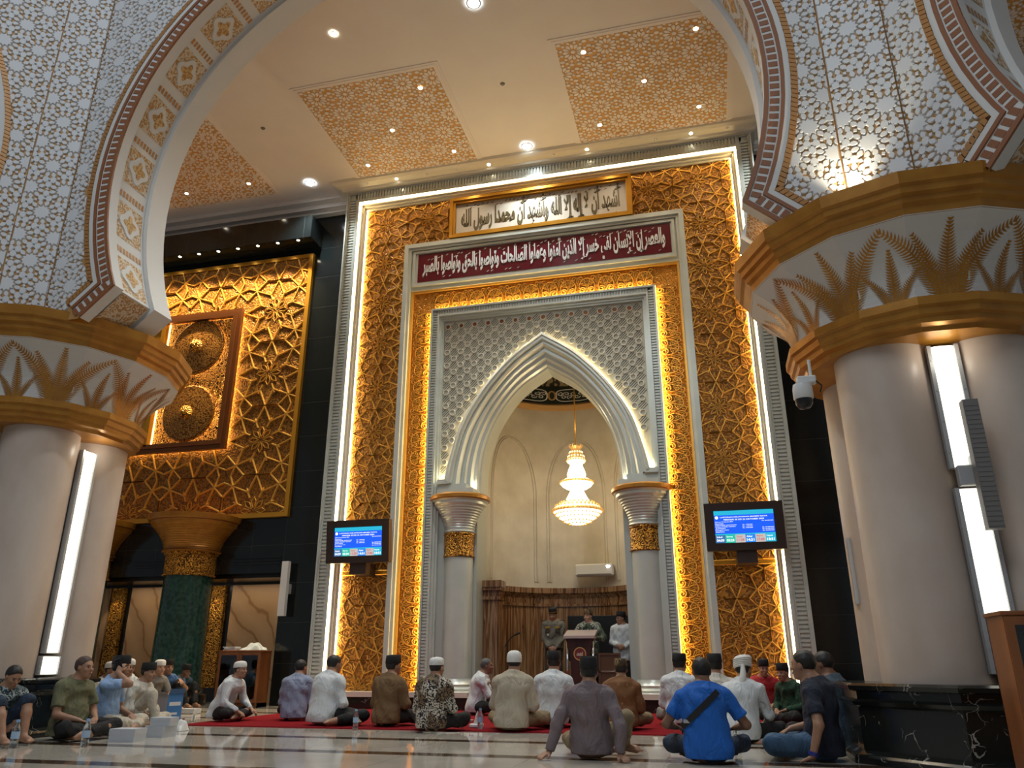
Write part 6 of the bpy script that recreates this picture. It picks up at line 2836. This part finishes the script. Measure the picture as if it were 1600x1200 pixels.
def badges(o, p, hmesh):
    for nm, x, z, w, hh, mt in (('rank_badge', -.10, 1.30, .05, .022, 'gold_badge'), ('rank_badge', .10, 1.30, .05, .022, 'gold_badge'), ('pocket_flap', -.10, 1.23, .06, .03, 'cloth_policedark'), ('pocket_flap', .10, 1.23, .06, .03, 'cloth_policedark'), ('round_badge', .10, 1.16, .02, .02, 'inscription_ground')):
        sh = [c for c in o.children if c.name.split('.')[0] == 'shirt'][0]
        V = np.array([v.co[:] for v in sh.data.vertices])
        mk = (np.abs(V[:, 0] - x) < .04) & (np.abs(V[:, 2] - z) < .03)
        y = V[mk][:, 1].max() if mk.any() else .15
        m = MB()
        m.bbox(x - w, x + w, y - .02, y + .004, z - hh, z + hh, .004)
        m.build(nm, mt).parent = o
    m = MB()
    for s in (-1, 1):
        m.bbox(p.sh[1][0] * s - .05, p.sh[1][0] * s + .05, p.sh[1][1] - .03, p.sh[1][1] + .035, p.sh[1][2] + .080, p.sh[1][2] + .094, .004)
    m.build('epaulettes', 'cloth_policedark').parent = o
    m = MB()
    m.lathe([(.188, .965), (.194, .97), (.194, 1.01), (.188, 1.015)], (0, 0, 0), 30, sy=.80)
    m.build('belt', 'cap_black', None, True, 40).parent = o


W = PI / 2


def put(px, py, label, pose, rz, dx=0, dy=0, z=.02, **k):
    x, y, zz = at_floor(px, py, z)
    return person(label, pose, (x + dx, y + dy, zz), rz, **k)


put(-14, 1160, 'person in patterned teal shirt and dark shorts with knees up, bowing at the left edge', seated(.14, .05, 'lap', 'bothup', (.1, .5, 0)), -W - .35, z=.008, shirt='batik_teal', pants='cloth_darkjeans', sleeve='short', top=None, pleg=.1, scale=.90)
o_ol = put(104, 1154, 'person in olive short sleeved shirt and black trousers sitting cross-legged, with thinning hair', seated(.03, .05, 'lap', 'cross', (.1, .02, 0)), -W - .12, z=.008, shirt='cloth_olive', sleeve='short', top=None, hair='hair_cropped', fat=1.08, scale=1.0)
put(152, 1127, 'person in white cap half hidden between the olive shirt and the light blue shirt', seated(.06, .03, 'lap', 'cross', (.0, .02, 0)), -W, z=.008, shirt='cloth_ivory', top='kufi', scale=.93)
o_ph = put(160, 1146, 'person in light blue short sleeved shirt and black cap holding a phone to the ear', seated(.05, .05, 'phone', 'cross', (-.1, .02, 0)), -W + .35, z=.008, shirt='cloth_sky', pants='cloth_cream', sleeve='short', scale=.99)
put(182, 1121, 'person with white cap and glasses just behind the man on the phone', seated(.06, .03, 'lap', 'cross', (-.3, .05, 0)), -W - .2, z=.008, shirt='cloth_white_shirt', top='kufi', glasses=True, moustache=True, scale=.98)
put(205, 1137, 'person in cream shirt and cream trousers with one knee up and a black cap', seated(.10, .05, 'lap', 'kneeup', (.0, .06, 0)), -W + .05, z=.008, shirt='cloth_ivory', pants='cloth_cream', scale=.90)
put(227, 1115, 'person in grey shirt and white cap reaching down, behind the cream trousers', seated(.16, .05, 'reach', 'cross', (-.2, .05, 0)), -W - .25, z=.008, shirt='cloth_grey', sleeve='short', top='kufi', skin='skin_light', scale=.97)
put(246, 1110, 'person in blue polo shirt and black cap leaning on the knees before the green column', seated(.14, .05, [(-.16, .36, .535), (.17, .38, .52)], 'bothup', (-.1, .06, 0)), -W - .45, z=.008, shirt='cloth_polo', sleeve='short', scale=.97)
put(273, 1106, 'person in dark shirt and black cap with a hand at the chin beside the carton', seated(.16, .06, 'chin', 'bothup', (.1, .25, 0)), -W - .3, z=.008, shirt='cloth_slate', skin='skin_dark', scale=.88)
put(342, 1125, 'person in white shirt, white cap and black trousers facing right, alone at the carpet end', seated(.24, .06, 'reach', 'cross', (0, .0, 0)), -W, shirt='cloth_white_shirt', top='kufi', scale=.92)
put(452, 1126, 'person in grey blue shirt with dark hair seen from behind beside a white shirt', seated(.06, .04, 'lap', 'cross', (-.35, .05, 0)), 0.1, dy=.12, shirt='cloth_greyblue', top=None, scale=.96)
put(497, 1133, 'person in loose white shirt with black hair and bare foot out at the right', seated(.10, .05, 'lap', 'side', (-.25, .15, 0)), -.25, dy=.12, shirt='cloth_white_shirt', top=None, fat=1.05, scale=1.03)
put(598, 1135, 'person in brown shirt and black cap turning the head to the right', seated(.06, .04, 'lap', 'cross', (-.5, .0, .05)), -.15, dy=.12, shirt='cloth_brown', scale=.99)
put(669, 1143, 'person in black and white batik shirt and white cap seen from behind', seated(.06, .05, 'lap', 'cross', (-.3, .05, 0)), -.05, dy=.12, shirt='batik_mono', top='kufi', scale=.97)
put(744, 1116, 'person in pale blue shirt with grey hair facing right before the onyx wall', seated(.12, .05, 'front', 'cross', (0, .05, 0)), -W + .15, shirt='cloth_white_shirt', top=None, hair='hair_grey', skin='skin_dark', scale=.99)
put(796, 1142, 'person in beige shirt and round white knitted cap seen from behind', seated(.07, .05, 'lap', 'cross', (0, .02, 0)), -.05, dy=.12, shirt='cloth_beige', pants='cloth_khaki', top='knit', fat=1.08, scale=1.05)
put(862, 1137, 'person in plain white shirt and black cap seen from behind, left of the lectern', seated(.07, .05, 'lap', 'cross', (0, .0, 0)), 0, dy=.12, shirt='cloth_white_shirt', scale=1.05)
PM = seated(-.06, .02, [(-.38, -.20, .045), (.29, -.20, .045)], 'kneeup', (.05, .0, 0), hands_dir=[A3(-.5, -.8, -.2), A3(.5, -.8, -.2)])
PM.curl = .25
PM.kn = [A3(-.26, .36, .12), A3(.31, .24, .33)]
PM.an = [A3(.05, .36, .07), A3(.27, .40, .075)]
PM.toe = [A3(.22, .34, .05), A3(.44, .34, .035)]
put(922, 1186, 'person in mauve grey shirt leaning back on both hands, black cap', PM, .02, dy=.12, z=.008, shirt='cloth_mauve', pants='cloth_khaki', scale=.95)
put(972, 1141, 'person in brown batik shirt and patterned cap seen from behind, right of the mauve shirt', seated(.08, .05, 'lap', 'cross', (.1, .05, 0)), .05, dy=.12, shirt='batik_brown', pants='cloth_khaki', top='cap_batik', fat=1.06, scale=.94)
put(1066, 1135, 'person in white shirt and black cap right of the right silver column', seated(.06, .04, 'lap', 'cross', (-.3, .05, 0)), -.1, dy=.12, shirt='cloth_white_shirt', pants='cloth_grey', scale=1.02)
put(1108, 1194, 'person in bright blue t-shirt with black shoulder strap seen from behind', seated(.10, .07, 'knees', 'cross', (.05, .1, 0)), .05, dy=.14, z=.008, shirt='cloth_blue', pants='cloth_darkjeans', sleeve='short', top=None, collar=False, fat=1.08, skin='skin_dark', scale=.97, extras=(strap,))
put(1126, 1149, 'person in pale shirt and black cap half hidden behind the blue t-shirt', seated(.06, .04, 'lap', 'cross', (.1, .05, 0)), 0, dy=.12, shirt='cloth_ivory', scale=1.0)
put(1162, 1161, 'person in white shirt and white turban bending towards the red shirt', seated(.18, .06, 'reach', 'cross', (-.2, .1, 0)), -.35, dy=.12, z=.008, shirt='cloth_white_shirt', top='turban', fat=1.06, scale=.97)
put(1198, 1121, 'person in red shirt and black cap facing the hall with clasped hands', seated(.12, .05, 'front', 'cross', (.1, .15, 0)), PI + .1, shirt='cloth_red', sleeve='short', scale=.95, extras=(watch(0, 'black_plastic'),))
put(1243, 1131, 'person in dark green shirt and black cap facing left beside the red shirt', seated(.10, .05, 'lap', 'cross', (.2, .1, 0)), W + .7, shirt='cloth_green', scale=.88)
put(1288, 1187, 'person in dark navy t-shirt and jeans resting one hand on the floor, blue wristwatch', seated(.03, .05, 'side', 'cross', (-.2, .05, 0)), W - .30, z=.008, shirt='cloth_navy', pants='cloth_jeans', sleeve='short', top=None, collar=False, scale=1.04, extras=(watch(0, 'watch_blue'),))
put(1316, 1164, 'person with bushy dark hair and dark shirt in the shade beside the right pillar base', seated(.04, .04, 'lap', 'cross', (.1, .05, 0)), W - .5, z=.008, shirt='cloth_slate', top=None, collar=False, skin='skin_dark', scale=1.05)
# three men standing in the niche
GS = 'people standing in the niche'
person('person in khaki police uniform with black cap standing left of the lectern', standing('low', (-.1, .30, 0)), (-3.12, 15.85, .22), PI + .05, shirt='cloth_police', pants='cloth_policedark', top='cap_police', sleeve='long', hem=.90, scale=.965, extras=(badges,), group=GS)
person('person in green batik shirt and striped cap speaking at the lectern', standing('lectern', (-.45, .05, 0)), (-2.36, 15.55, .22), PI, shirt='batik_green', top='cap_batik', skin='skin_light', scale=.925, group=GS)
person('person in long white shirt with folded hands and glasses standing right of the lectern', standing('folded', (-.7, .0, 0)), (-1.74, 15.75, .22), PI - .15, shirt='cloth_white_shirt', glasses=True, hem=.70, fat=1.06, scale=.90, group=GS)
# phone at the ear of the man in light blue
hp = [c for c in SC.objects if c.get('label') == 'person in light blue short sleeved shirt and black cap holding a phone to the ear'][0]
Rz = Matrix.Rotation(hp.rotation_euler[2], 4, 'Z')
q = Vector(hp.location) + Rz @ (Vector((.112, .10, .785)) * hp.scale[0])
m = MB()
m.bbox(-.006, .006, -.038, .038, -.075, .075, .004)
ph = m.build('mobile_phone', 'black_plastic')
ph.location = q
ph.rotation_euler = (.35, 0, hp.rotation_euler[2])
tag(ph, 'black mobile phone held to the ear by the man in light blue', 'phone')
